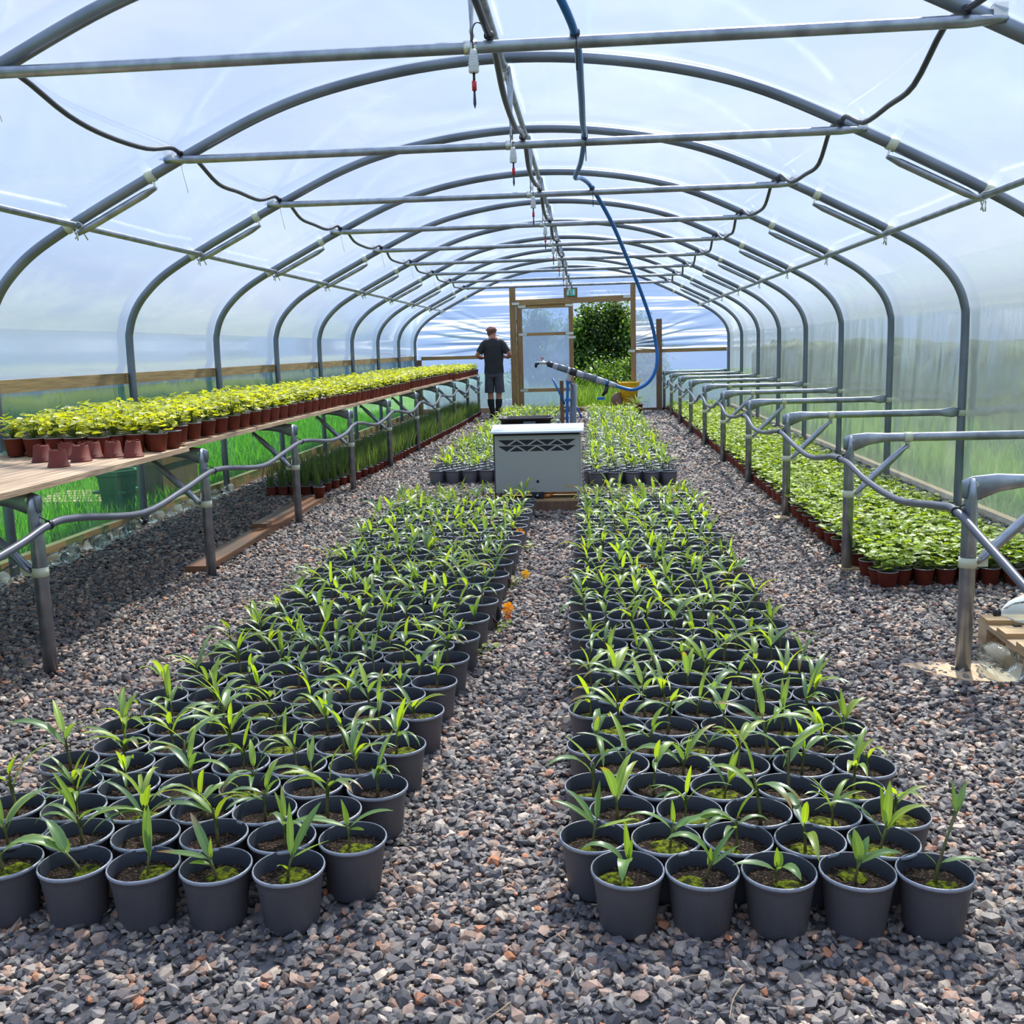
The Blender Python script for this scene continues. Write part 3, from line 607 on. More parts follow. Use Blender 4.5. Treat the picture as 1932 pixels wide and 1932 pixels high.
# ================================================================ PLANT PARTS
def leafblade(q, base, az, el, L, W, droop, c=(1, 1, 1), tipc=None, fold=.28, twist=0, n=7, ct=.42, mi=0):
    """pleated palm-like blade: n segments, v-fold across, bending down along its length"""
    p = Vector(base); h = Vector((math.cos(az), math.sin(az), 0)); sd = Vector((-math.sin(az), math.cos(az), 0)); rows = []
    for i in range(n+1):
        t = i/n; e = el - droop*t**1.3
        d = h*math.cos(e)+Vector((0, 0, 1))*math.sin(e); nrm = -h*math.sin(e)+Vector((0, 0, 1))*math.cos(e)
        w = W*.5*(max(0, math.sin(PI*min(1, t**.72*.985)))**.8 if t < 1 else 0)+.0004
        tw = twist*t; s2 = sd*math.cos(tw)+nrm*math.sin(tw); n2 = nrm*math.cos(tw)-sd*math.sin(tw)
        cc = tuple(c[k]+(tipc[k]-c[k])*max(0, (t-.6)/.4) for k in range(3)) if tipc else c
        rows.append([q.vert(p - s2*w + n2*w*fold, cc), q.vert(p - s2*w*.5 + n2*w*fold*.35, tuple(x*.86 for x in cc)), q.vert(p, tuple(x*1.1 for x in cc)), q.vert(p + s2*w*.5 + n2*w*fold*.35, tuple(x*.86 for x in cc)), q.vert(p + s2*w + n2*w*fold, cc)])  # pleat shading put into the leaf tint
        p = p + d*(L/n)
    for i in range(n):
        for k in range(4): q.face((rows[i][k], rows[i][k+1], rows[i+1][k+1], rows[i+1][k]), mi, True)
GREENS = [(.17, .27, .085), (.20, .31, .09), (.12, .22, .08), (.26, .38, .07), (.16, .27, .10), (.32, .42, .06)]
def palm(spec, rr, stem=None):
    """spec: list of (height on stem, azimuth deg, elevation deg, length, width, droop deg[, tint][, tip]); returns stem mesh, leaf mesh"""
    st = MB(); lf = MB(); hs = max([s[0] for s in spec])
    top = stem or (rr.uniform(-.012, .012), rr.uniform(-.012, .012))
    P = lambda h: Vector((top[0]*(h/hs)**1.4, top[1]*(h/hs)**1.4, h))
    st.tube([P(0.0)-Vector((0, 0, .01)), P(hs*.3), P(hs*.65), P(hs*.99)], [.0046, .0038, .0030, .0018], 7)
    for s in spec:
        c = s[6] if len(s) > 6 and s[6] else rr.choice(GREENS); tip = s[7] if len(s) > 7 else None
        h = s[0]; az = math.radians(s[1]); el = math.radians(s[2]); b = P(h*.55) if h > .05 else P(h*.6)
        # leaf sheath / petiole
        e = P(h)+Vector((math.cos(az)*.004, math.sin(az)*.004, .0)); st.tube([b, e, e+Vector((math.cos(az)*math.cos(el), math.sin(az)*math.cos(el), math.sin(el)))*.012], [.0022, .0018, .0010], 5, mi=1)
        leafblade(lf, e, az, el, s[3], s[4], math.radians(s[5]), c, tip, twist=rr.uniform(-.5, .5))
    return st, lf
def rand_spec(rr):
    n = rr.choice((3, 3, 4, 4)); a0 = rr.uniform(0, 360); h = rr.uniform(.05, .11); out = []
    for i in range(n):
        young = i == n-1
        tip = rr.choice((None, None, None, None, None, (.45, .22, .06), (.32, .33, .05)))
        out.append((h*(.7+.3*i/max(1, n-1)), a0+i*rr.uniform(120, 200), rr.uniform(45, 84) if young else rr.uniform(25, 70), rr.uniform(.10, .175)*(.7 if young else 1), rr.uniform(.014, .025)*(.75 if young else 1), rr.uniform(5, 60) if young else rr.uniform(45, 125), (.32, .46, .05) if young and rr.random() < .6 else None, tip))
        if rr.random() < .3:    # split, bifid leaf
            o = out[-1]; out.append((o[0], o[1]+rr.uniform(14, 30), o[2]-5, o[3]*.9, o[4]*.8, o[5], o[6], o[7]))
    return out
RP = random.Random(21)
def palm_mesh(spec, rr, stem=None):
    st, lf = palm(spec, rr, stem); return (mesh(st, 'stem', ['stem', 'gstem']), mesh(lf, 'leaves', ['palm'], True), st, lf)
VAR = [palm_mesh(rand_spec(RP), RP) for _ in range(26)]
# pot, compost, moss
PH = .142
def pot_mb(n=28):
    q = MB()
    q.lathe([(.058, 0), (.0635, .003), (.0768, .112), (.0782, .113), (.0795, .133), (.0838, .1335), (.0848, .1375), (.0840, PH), (.0812, .1428), (.0798, .140), (.0775, .128), (.0755, .122), (.0735, .095), (.0610, .004)], n, mi=[0, 0, 0, 0, 0, 1, 1, 1, 2, 2, 2, 2, 2])
    q.face([q.vert((.060*math.cos(2*PI*k/16), .060*math.sin(2*PI*k/16), .004)) for k in range(16)])
    return q
pot_me = mesh(pot_mb(), 'pot', ['pot', 'rim', 'pot_in_shade'])
def soil_mb(seed, n=26, r=.0742, z=.108):
    q = MB(); rings = []
    for i in range(5):
        rad = r*(i+1)/5; rings.append([q.vert((rad*math.cos(2*PI*k/n), rad*math.sin(2*PI*k/n), z+.006*noise.noise(Vector((rad*40*math.cos(2*PI*k/n)+seed*9, rad*40*math.sin(2*PI*k/n), seed))))) for k in range(n)])
    c = q.vert((0, 0, z+.004))
    for k in range(n): q.face((c, rings[0][k], rings[0][(k+1) % n]), 0, True)
    for i in range(4):
        for k in range(n): q.face((rings[i][k], rings[i+1][k], rings[i+1][(k+1) % n], rings[i][(k+1) % n]), 0, True)
    return q
def moss_mb(seed):
    rr = random.Random(seed); q = MB(); cx, cyy = rr.uniform(-.025, .025), rr.uniform(-.03, .02); R0 = rr.uniform(.030, .058); n = 18; rings = []
    for i in range(4):
        rad = R0*(i+1)/4
        rings.append([q.vert((cx+rad*(1+.35*noise.noise(Vector((math.cos(2*PI*k/n)*1.6, math.sin(2*PI*k/n)*1.6, seed))))*math.cos(2*PI*k/n), cyy+rad*(1+.35*noise.noise(Vector((math.cos(2*PI*k/n)*1.6, math.sin(2*PI*k/n)*1.6, seed))))*math.sin(2*PI*k/n), .1130+.003*(1-((i+1)/4)**2)-(.004 if i == 3 else 0)+.003*noise.noise(Vector((k, i, seed))))) for k in range(n)])
    c = q.vert((cx, cyy, .1165))
    for k in range(n): q.face((c, rings[0][k], rings[0][(k+1) % n]), 0, True)
    for i in range(3):
        for k in range(n): q.face((rings[i][k], rings[i+1][k], rings[i+1][(k+1) % n], rings[i][(k+1) % n]), 0, True)
    return q
soil_me = [mesh(soil_mb(s), 'compost', ['soil']) for s in range(4)]
moss_me = [mesh(moss_mb(s), 'moss', ['moss']) for s in range(5)]

# -------- layout of the grey pots: two beds before the heater, two beyond it
def rows_right():
    out = []
    for i in range(41):
        odd = i % 2; y = 2.145+.1455*i; x0 = (.062 if not odd else -.010)
        if i > 8: x0 -= .004*min(8, i-8)
        out.append([(x0+.1715*j, y) for j in range(5)])
    return out
def rows_left():
    out = []
    for i in range(40):
        odd = i % 2; y = 2.130+.1455*i; sh = .075*min(1, max(0, (y-2.6)/2.2)); xr = (-.612 if odd else -.700)+sh*(1 if y < 6 else 1)
        if i == 0: xr = -.726
        nn = 7 if i < 3 else 6
        out.append([(xr-.1715*j - (0.004*j if y < 3 else 0), y) for j in range(nn)])
    return out
pots = []
for bed, rows in (('right', rows_right()), ('left', rows_left())):
    for i, row in enumerate(rows):
        order = row if bed == 'right' else row[::-1]
        for j, (x, y) in enumerate(order): pots.append((y, x, bed, i+1, j+1))
for p in rows_left()[-6:]: pass
pots.sort(); near, farp = pots[:300], [(y, x) for y, x, *_ in pots[300:]]
# hand-posed seedlings of the front pots: azimuth 0 = right, 90 = away, 270 = towards the camera
G1, G2, YG = (.16, .28, .085), (.20, .34, .085), (.32, .47, .05)
HAND = {('right', 1, 1): ([(.035, 175, 62, .135, .030, 130, G1), (.04, 262, 55, .120, .032, 135, G2), (.05, 110, 84, .09, .014, 10, YG), (.05, 60, 75, .05, .012, 10, YG)], (.012, .0), 0),
 ('right', 1, 2): ([(.05, 172, 70, .135, .026, 135, G2), (.04, 20, 60, .10, .022, 20, G1), (.035, 15, 35, .085, .018, 10, G1), (.03, 60, 80, .05, .012, 10, YG)], (.012, .0), 0),
 ('right', 1, 3): ([(.035, 185, 25, .10, .030, 45, G1), (.035, 300, 50, .09, .028, 110, G2), (.04, 80, 82, .045, .012, 5, YG), (.035, 60, 60, .04, .02, 10, YG)], (.0, .0), 0),
 ('right', 1, 4): ([(.055, 100, 75, .07, .026, 30, YG), (.05, 5, 35, .10, .022, 60, G2), (.055, 50, 60, .06, .02, 30, G2), (.05, 130, 70, .07, .016, 15, G1)], (.01, .0), 1),
 ('right', 1, 5): ([(.175, 115, 80, .075, .016, 5, G1), (.175, 45, 60, .075, .016, 10, G2), (.06, 355, 20, .10, .020, 40, G2), (.055, 170, 50, .04, .012, 20, G1)], (.045, .01), 1),
 ('right', 2, 1): ([(.06, 165, 40, .12, .022, 40, G1), (.06, 150, 60, .11, .020, 45, G1), (.05, 10, 15, .10, .014, 10, YG), (.07, 60, 82, .10, .016, 5, G1)], (.01, .0), 0),
 ('right', 2, 2): ([(.06, 178, 45, .13, .022, 90, G2), (.06, 5, 30, .12, .022, 40, G2), (.05, 20, 50, .07, .02, 60, G1), (.07, 100, 80, .06, .012, 5, YG)], (.01, .0), 0),
 ('left', 1, 7): ([(.06, 95, 86, .13, .016, 6, G1), (.06, 40, 62, .14, .026, 18, G1), (.06, 25, 20, .09, .014, 10, YG), (.03, 250, 60, .05, .012, 60, YG)], (.012, .0), 0),
 ('left', 1, 6): ([(.055, 178, 12, .13, .024, 15, G2, (.40, .10, .03)), (.055, 140, 55, .12, .022, 15, G1, (.45, .28, .18)), (.055, 80, 85, .05, .012, 5, YG), (.04, 200, 30, .05, .016, 40, YG)], (-.012, .0), 0),
 ('left', 1, 5): ([(.06, 115, 78, .11, .018, 8, YG), (.06, 80, 86, .12, .02, 6, G1), (.05, 60, 82, .07, .012, 5, G1)], (.006, .0), 0),
 ('left', 1, 4): ([(.055, 150, 62, .10, .030, 50, G1), (.055, 195, 40, .13, .024, 60, G2), (.05, 120, 30, .05, .014, 10, YG)], (-.035, .0), 1),
 ('left', 2, 7): ([(.065, 5, 40, .12, .022, 55, G2), (.065, 180, 18, .13, .018, 25, G2), (.065, 140, 75, .07, .018, 10, YG), (.06, 330, 20, .05, .014, 20, YG)], (.0, .0), 1)}
RG = random.Random(5)
def jit(a): return RG.uniform(-a, a)
for y, x, bed, i, j in near:
    nmax = 5 if bed == 'right' else (7 if i < 4 else 6)
    t = thing('potted_palm', f'dark grey pot with palm seedling, {bed} bed, {nth(i)} row from camera, {nth(j)} from left', 'potted plant', (x+jit(.004), y+jit(.005), .006), group='potted palm seedlings on the gravel')
    a = RG.uniform(0, 6.28)
    o = ob('pot', pot_me, t); o.rotation_euler = (jit(.012), jit(.012), a)
    s = ob('compost', RG.choice(soil_me), t); s.rotation_euler = (0, 0, RG.uniform(0, 6.28)); s.location = (0, 0, jit(.004))
    key = (bed, i, j); hand = HAND.get(key)
    mossy = hand is not None or RG.random() < (.5 if (bed == 'right' and y < 3.6) else .25 if y < 4 else .12)
    if mossy: ms = ob('moss', RG.choice(moss_me), s); ms.rotation_euler = (0, 0, RG.uniform(0, 6.28))
    if hand:
        st, lf, _, _ = palm_mesh(hand[0], RG, hand[1]); rz = 0; scl = 1.0
    else:
        v = RG.choice(VAR); st, lf = v[0], v[1]; rz = RG.uniform(0, 6.28); scl = RG.uniform(.85, 1.2)
    off = (jit(.012), jit(.012), .106)
    so_ = ob('seedling', st, t, off, rz); so_.scale = (scl,)*3
    ob('leaves', lf, so_)
# everything beyond the 300th pot: one mass
for i in range(63):
    y = 9.50+.147*i; x0 = -.02+(.0 if i % 2 else .055); farp += [(y, x0+.170*j) for j in range(5)]
for i in range(62):
    y = 9.86+.147*i; x0 = -.635-(.0 if i % 2 else .085); farp += [(y, x0-.170*j) for j in range(6)]
lowpot = MB(); lowpot.lathe([(.060, 0), (.0775, .112), (.0795, .133), (.0845, .136), (.0828, PH), (.0795, .139), (.0735, .108)], 14, mi=[0, 0, 0, 4, 4, 5])
ls = MB(); ls.face([ls.vert((.0735*math.cos(2*PI*k/12), .0735*math.sin(2*PI*k/12), .108)) for k in range(12)], 0)
def remat(d, k): d = list(d); d[3] = np.full_like(d[3], k) if not isinstance(k, dict) else np.vectorize(k.get)(d[3]).astype(np.int32); return tuple(d)
mp_, ms_ = [], []; mv = {v: [] for v in range(len(VAR))}
for y, x in farp:
    T = Matrix.Translation((x+jit(.005), y+jit(.006), .006)) @ Matrix.Rotation(RG.uniform(0, 6.28), 4, 'Z'); mp_.append(T)
    v = RG.randrange(len(VAR)); mv[v].append(T @ Matrix.Translation((0, 0, .106)) @ Matrix.Scale(RG.uniform(1.0, 1.35), 4))
items = [(lowpot.data(), mp_, None), (remat(ls.data(), 1), mp_, None)]
for v, L in mv.items():
    if L: items.append((remat(VAR[v][2].data(), 2), L, None)); items.append((remat(VAR[v][3].data(), 3), L, None))
tag(ob('potted_palm_mass', merged('potted_palm_mass', items, ['pot', 'soil', 'stem', 'palm', 'rim', 'pot_in_shade'])), 'many more grey pots of palm seedlings stretching back past the heater', 'potted plants', kind='stuff')

# ================================================================ SMALL TERRACOTTA POTS WITH BEDDING PLANTS
RB = random.Random(33)
def bedding(rr, yellow):
    st = MB(); lf = MB(); n = rr.randint(13, 17)
    for i in range(n):
        a = i*2.4+rr.uniform(-.4, .4); h = rr.uniform(.025, .085) if i else .09; rad = rr.uniform(.008, .052) if i > 2 else rr.uniform(0, .02)
        p = Vector((rad*math.cos(a), rad*math.sin(a), h)); st.tube([(0, 0, -.006), (p.x*.4, p.y*.4, h*.6), p-Vector((0, 0, .002))], [.0016, .0013, .001], 4)
        r = rr.uniform(.013, .023); el = rr.uniform(-.15, .45); N_ = 9
        u = Vector((math.cos(a)*math.cos(el), math.sin(a)*math.cos(el), -math.sin(el)*.5+rr.uniform(-.2, .25))).normalized(); w = Vector((-math.sin(a), math.cos(a), rr.uniform(-.25, .25))).normalized(); nn = u.cross(w)
        base = (.36, .50, .055) if not yellow else (.58, .62, .07)  # bench leaves yellower: sun from behind put into their tint
        k = rr.uniform(.75, 1.25); c = tuple(min(.9, x*k) for x in base)
        if rr.random() < .12: c = (.50, .56, .25) if not yellow else (.75, .75, .45)
        ci = lf.vert(p+u*r*.35-nn*r*.18, tuple(x*.7 for x in c)); ring = []
        for m in range(N_):
            b = 2*PI*m/N_; sc_ = r*(1+.10*math.cos(b*5)); ring.append(lf.vert(p+u*(r*.9+sc_*math.cos(b))*.9+w*sc_*math.sin(b)*1.05+nn*r*.14*math.cos(2*b), c))
        for m in range(N_): lf.face((ci, ring[m], ring[(m+1) % N_]), 0, True)
    return st, lf
BEDG = [bedding(RB, False) for _ in range(9)]; BED_BACKLIT = [bedding(RB, True) for _ in range(9)]
BM = {0: [(mesh(s, 'stems', ['gstem']), mesh(l, 'leaves', ['bed'], True)) for s, l in BEDG], 1: [(mesh(s, 'stems', ['gstem']), mesh(l, 'leaves', ['bed'], True)) for s, l in BED_BACKLIT]}
SPH = .098
def spot(n=20):
    q = MB(); q.lathe([(.037, 0), (.040, .002), (.0495, .066), (.0510, .067), (.0535, .093), (.0552, .0935), (.0556, .0965), (.0545, SPH), (.052, .0965), (.049, .080), (.040, .004)], n, mi=[0, 0, 0, 0, 0, 2, 2, 1, 1, 1])
    q.face([q.vert((.039*math.cos(2*PI*k/12), .039*math.sin(2*PI*k/12), .003)) for k in range(12)], 0); return q
sp_me = mesh(spot(), 'pot', ['terra', 'terra_in', 'rim'])
q = MB(); q.face([q.vert((.0475*math.cos(2*PI*k/14), .0475*math.sin(2*PI*k/14), .080)) for k in range(14)]); ssoil = q; ssoil_me = mesh(q, 'compost', ['soil'])
def small_pot(name, label, grp, x, y, z, kind, rr, detail=True):
    t = thing(name, label, 'potted plant', (x, y, z), rr.uniform(0, 6.28), grp); ob('pot', sp_me, t); ob('compost', ssoil_me, t)
    s, l = rr.choice(BM[kind]); so2 = ob('seedling', s, t, (0, 0, .081), rr.uniform(0, 6.28)); so2.scale = (rr.uniform(1.05, 1.35),)*2+(rr.uniform(1.15, 1.65),); ob('leaves', l, so2)
flo, ben = [], []
for i in range(139):
    y = 5.43+.1085*i
    for j in range(8):
        x = 1.535+.116*j+(.055 if i % 2 else 0)
        if i == 0 and j == 0: x += .0; 
        flo.append((y, x, i+1, j+1))
flo.append((5.36, 1.56, 0, 1)); 
def bdx(y): return SEGDX[[k for k, (a, b) in enumerate(joints) if y >= a-.02][-1]]
for i in range(139):
    y = 5.19+.1095*i
    for j in range(8):
        x = -2.345-.112*j-(.052 if i % 2 else 0)+bdx(y)
        if i == 0 and j in (0, 1): continue
        ben.append((y, x, i+1, j+1))
ben += [(5.24, -2.35, 0, 1), (5.23, -2.475, 0, 2), (5.08, -2.60, 0, 3), (5.07, -2.72, 0, 4), (5.08, -2.84, 0, 5), (5.09, -2.965, 0, 6), (5.12, -3.09, 0, 7)]
flo.sort(); ben.sort(); NF, NBn = 150, 150
hi_b = BZ+.0
def bz(y): return BZ+(.014 if any(a < y < b for a, b in joints[1::2]) else .002)
for y, x, i, j in flo[:NF]:
    lab = f'terracotta pot of bright green bedding plants on right floor, {nth(i+1)} row, {nth(j)} from aisle'
    small_pot('potted_bedding_plant', lab, 'terracotta pots on the floor at the right', x+RB.uniform(-.004, .004), y+RB.uniform(-.004, .004), .005, 0, RB)
for y, x, i, j in ben[:NBn]:
    lab = f'terracotta pot of backlit yellow green bedding plants on bench, {nth(i+1)} row, {nth(j)} from aisle'
    small_pot('potted_bedding_plant', lab, 'terracotta pots on the left bench', x+RB.uniform(-.004, .004), y+RB.uniform(-.004, .004), bz(y), 1, RB)
lp = MB(); lp.lathe([(.039, 0), (.0505, .073), (.0535, .093), (.0555, .096), (.052, SPH), (.048, .080)], 12, mi=[0, 0, 0, 5, 1])
lp.face([lp.vert((.047*math.cos(2*PI*k/10), .047*math.sin(2*PI*k/10), .080)) for k in range(10)], 2)
items = []; potm = []; gv = {(k, v): [] for k in (0, 1) for v in range(9)}
for L, k in ((flo[NF:], 0), (ben[NBn:], 1)):
    for y, x, i, j in L:
        T = Matrix.Translation((x+RB.uniform(-.005, .005), y+RB.uniform(-.005, .005), .005 if k == 0 else bz(y))) @ Matrix.Rotation(RB.uniform(0, 6.28), 4, 'Z'); potm.append(T)
        gv[k, RB.randrange(9)].append(T @ Matrix.Translation((0, 0, .081)) @ Matrix.Diagonal((1.15, 1.15, RB.uniform(1.1, 1.6), 1)))
items.append((lp.data(), potm, None))
for (k, v), L in gv.items():
    if L:
        s, l = (BEDG, BED_BACKLIT)[k][v]
        items.append((remat(s.data(), 3), L, None)); items.append((remat(l.data(), 4), L, None))
tag(ob('bedding_plant_mass', merged('bedding_plant_mass', items, ['terra', 'terra_in', 'soil', 'gstem', 'bed', 'rim'])), 'many more terracotta pots of leafy bedding plants running to the far end', 'potted plants', kind='stuff')

# upturned empty pots at the near end of the bench
q = MB(); q.lathe([(.0410, 0), (.0415, .004), (.0385, .0045), (.0375, .014), (.0355, .0145), (.0300, .060), (.0285, .062), (.0255, .0605)], 22)
for k in range(3):
    a = 2*PI*k/3; 
    for s0 in range(5):
        a0 = a+s0*.14; a1 = a0+.14; ids = []
        for r_, zz in ((.0288, .0605), (.0288, .066), (.0185, .066), (.0185, .0605)): ids.append([q.vert((r_*math.cos(x_), r_*math.sin(x_), zz)) for x_ in (a0, a1)])
        for m_ in range(3): q.face((ids[m_][0], ids[m_][1], ids[m_+1][1], ids[m_+1][0]))
q.face([q.vert((.0258*math.cos(2*PI*k/18), .0258*math.sin(2*PI*k/18), .0600)) for k in range(18)])
up_me = mesh(q, 'empty_pot', ['terra'])
UPP = [(-2.775, 4.83, 'leftmost of the group'), (-2.55, 4.575, 'in front, nearest the camera'), (-2.71, 4.95, 'behind the nearest pot, at the back left'), (-2.625, 4.99, 'at the back of the group'), (-2.555, 4.80, 'right of the nearest pot'), (-2.50, 5.0, 'behind and right within the cluster'), (-2.475, 4.98, 'standing apart right of the cluster'), (-2.365, 4.975, 'rightmost, near the bench edge')]
UPP[5] = (-2.575, 4.96, UPP[5][2])
for i, (x, y, w) in enumerate(UPP):
    o = tag(ob('empty_pot', up_me, None, (x, y, BZ+.0), i*1.3), f'small upturned terracotta pot on the bench, {w}', 'pot', 'upturned empty pots on the bench'); o.scale = (1.25, 1.25, 1.3)

# grassy seedlings in terracotta pots below the bench
def grassclump(rr, n=16):
    q = MB()
    for i in range(n):
        a = rr.uniform(0, 6.28); r0 = rr.uniform(0, .028); L = rr.uniform(.16, .30); w = rr.uniform(.003, .005); lean = rr.uniform(.0, .32); p = Vector((r0*math.cos(a), r0*math.sin(a), 0)); b = rr.uniform(0, 6.28)
        sdv = Vector((math.cos(b), math.sin(b), 0)); k = rr.uniform(.7, 1.3); c = rr.choice([(.13*k, .19*k, .06*k), (.20*k, .27*k, .06*k), (.09*k, .14*k, .06*k)]); rows = []
        for t in (0, .35, .7, 1):
            pos = p+Vector((math.cos(a), math.sin(a), 0))*lean*L*t*t+Vector((0, 0, L*t*(1-.25*lean*t))); ww = w*(1-t**2)+.0003
            rows.append((q.vert(pos-sdv*ww, c), q.vert(pos+sdv*ww, c)))
        for m_ in range(3): q.face((rows[m_][0], rows[m_][1], rows[m_+1][1], rows[m_+1][0]), 0, True)
    return q
GC = [grassclump(RB) for _ in range(6)]; GM = [mesh(g, 'grass_blades', ['grassleaf'], True) for g in GC]
gp = []
for i in range(110):
    y = 9.20+.106*i
    for j in range(5):
        if y > 20.2: continue
        gp.append((j, y, -2.60-.112*j+.18*min(1, max(0, (y-9.2)/1.6))+.14*min(1, max(0, (y-11)/6))-(.05 if i % 2 else 0), i))
gp.sort(); gp = gp
near_g = [g for g in gp if g[0] <= 1][:218]+[g for g in gp if g[0] > 8]
rest_g = [g for g in gp if g not in near_g]
for j, y, x, i in near_g:
    t = thing('potted_grass_seedlings', f'terracotta pot of grassy seedlings under the left bench, {"front" if j == 0 else "second" if j == 1 else nth(j-7)+" back"} line, {nth(i+1)} along' if j <= 1 else f'terracotta pot of grassy seedlings deep under the bench, line {j-8}, {nth(i+1)} along', 'potted plant', (x, y, .005), RB.uniform(0, 6.28), 'grassy seedlings under the left bench')
    ob('pot', sp_me, t); ob('compost', ssoil_me, t); ob('grass_blades', RB.choice(GM), t, (0, 0, .070))
mm_ = [Matrix.Translation((x, y, .005)) @ Matrix.Rotation(RB.uniform(0, 6.28), 4, 'Z') for j, y, x, i in rest_g]
tag(ob('grass_seedling_mass', merged('grass_seedling_mass', [(lp.data(), mm_, None)]+[(remat(GC[v].data(), 3), [T @ Matrix.Translation((0, 0, .07)) for n_, T in enumerate(mm_) if n_ % 6 == v], None) for v in range(6)], ['terra', 'terra_in', 'soil', 'grassleaf', 'soil', 'rim'])), 'further pots of grassy seedlings behind the front lines under the bench', 'potted plants', kind='stuff')
t = thing('potted_grass_seedlings', 'single terracotta pot with one thin sprout standing on the red brown boards', 'potted plant', (-2.47, 8.78, .052)); ob('pot', sp_me, t); ob('compost', ssoil_me, t)
part('sprout', mtube([(0, 0, .07), (.004, 0, .14), (.0, 0, .20)], .003), 'gstem', t)
# ================================================================ HEATER ON ITS PALLET
pl = thing('heater_pallet', 'wooden pallet under the grey heater', 'pallet', (-.46, 8.08, 0))
for i, (y, w) in enumerate(((0, .10), (.20, .09), (.42, .10))):
    part('top_board', mbox((-.36, y, .088), (.33, y+w, .106)), 'palletx', pl)
part('front_board', mbox((-.325, -.012, .008), (.325, .008, .088)), 'brownz', pl)
for x in (-.33, -.04, .24): part('bearer', mbox((x, .01, .006), (x+.09, .52, .088)), 'woodyel', pl)
tag(part('loose_board', mbox((-.44, 0, 0), (.44, .09, .018)), 'palletx'), 'pale board lying across the pallet edge, sticking out at both sides', 'board').location = (-.47, 8.36, .106)
h = thing('heater', 'grey metal greenhouse heater cabinet with white lid and triangular vents', 'heater', (-.455, 8.10, .106))
F0, W2, D, Z0, Z1 = 0, .345, .26, .055, .545
q = MB()
# front panel with two rows of triangular openings cut out of it: strips of sheet between the triangles
def tri(a, b, c, y, mi=0):
    ids0 = [q.vert((p[0], y, p[1])) for p in (a, b, c)]; q.face(ids0, mi)
q.box((-W2, 0, Z0), (W2, .012, Z1))
part('front_panel', q, 'paint', h)
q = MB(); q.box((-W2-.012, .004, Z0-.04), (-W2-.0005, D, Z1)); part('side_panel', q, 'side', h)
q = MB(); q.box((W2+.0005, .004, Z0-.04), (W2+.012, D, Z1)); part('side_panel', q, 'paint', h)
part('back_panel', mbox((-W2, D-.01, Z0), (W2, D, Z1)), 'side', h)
q = MB(); q.box((-W2, -.002, Z1-.022), (W2, 0, Z1)); part('shadow_gap', q, 'dark', h)
q = MB(); P4 = [(-W2-.03, -.045, Z1+.012), (W2+.035, -.045, Z1+.012), (W2+.035, D+.01, Z1+.05), (-W2-.03, D+.01, Z1+.05)]
i0 = [q.vert(p) for p in P4]; i1 = [q.vert((p[0], p[1], p[2]-.014)) for p in P4]; q.face(i0); q.face(i1[::-1])
for k in range(4): q.face((i0[k], i1[k], i1[(k+1) % 4], i0[(k+1) % 4]))
part('lid', q, 'lid', h)
zr = [(.445, .488), (.395, .438)]
for (za, zb_) in zr:
    n = 4; w = .165; xs0 = -.318
    for k in range(n):     # pointing down
        q = MB(); x = xs0+k*w; a = [q.vert(p) for p in ((x, -.0015, zb_), (x+.138, -.0015, zb_), (x+.069, -.0015, za))]; b = [q.vert(p) for p in ((x, .0, zb_), (x+.138, .0, zb_), (x+.069, .0, za))]
        q.face(a); [q.face((a[m], b[m], b[(m+1) % 3], a[(m+1) % 3])) for m in range(3)]; part('vent', q, 'dark', h)
    for k in range(n-1):
        q = MB(); x = xs0+.069+.0135+k*w+.012; a = [q.vert(p) for p in ((x, -.0015, za), (x+.115, -.0015, za), (x+.0575, -.0015, zb_-.008))]; b = [q.vert(p) for p in ((x, .0, za), (x+.115, .0, za), (x+.0575, .0, zb_-.008))]
        q.face(a); [q.face((a[m], b[m], b[(m+1) % 3], a[(m+1) % 3])) for m in range(3)]; part('vent', q, 'dark', h)
mY = Matrix.Rotation(PI/2, 4, 'X')
q = MB(); q.lathe([(0, 0), (.012, 0), (.012, .003), (.0, .003)], 18, mx=Matrix.Translation((0, .0, .145)) @ mY); part('igniter_hole', q, 'dark', h)
q = MB(); q.box((.215, -.0015, .098), (.305, 0, .108)); part('sticker', q, 'tag', h)
for x in (-W2+.01, W2-.03): part('leg', mbox((x, .0, -.0), (x+.02, .02, Z0)), 'galv', h)
for x in (-W2+.01, W2-.03): part('leg', mbox((x, D-.03, .0), (x+.02, D-.01, Z0)), 'galv', h)
vb = part('gas_valve', mbox((-.05, -.01, .004), (.045, .06, .058)), 'dark', h)
q = MB(); q.lathe([(0, .012), (.018, .012), (.022, 0)], 16, mx=Matrix.Translation((-.005, -.01, .03)) @ mY); part('knob', q, 'black', vb)
q = MB(); q.lathe([(0, .013), (.007, .013), (.007, .010)], 12, mx=Matrix.Translation((-.005, -.01, .03)) @ mY); part('knob_centre', q, 'white', vb)
part('gas_pipe', mtube(spline([(-.05, .02, .04), (-.15, .02, .045), (-.28, .03, .04)], 4), .006), 'clamp', h)
part('gas_hose', mtube(spline([(.045, .03, .018), (.09, .02, .022), (.13, .05, .045), (.15, .10, .06)], 6), .008), 'orange', h)
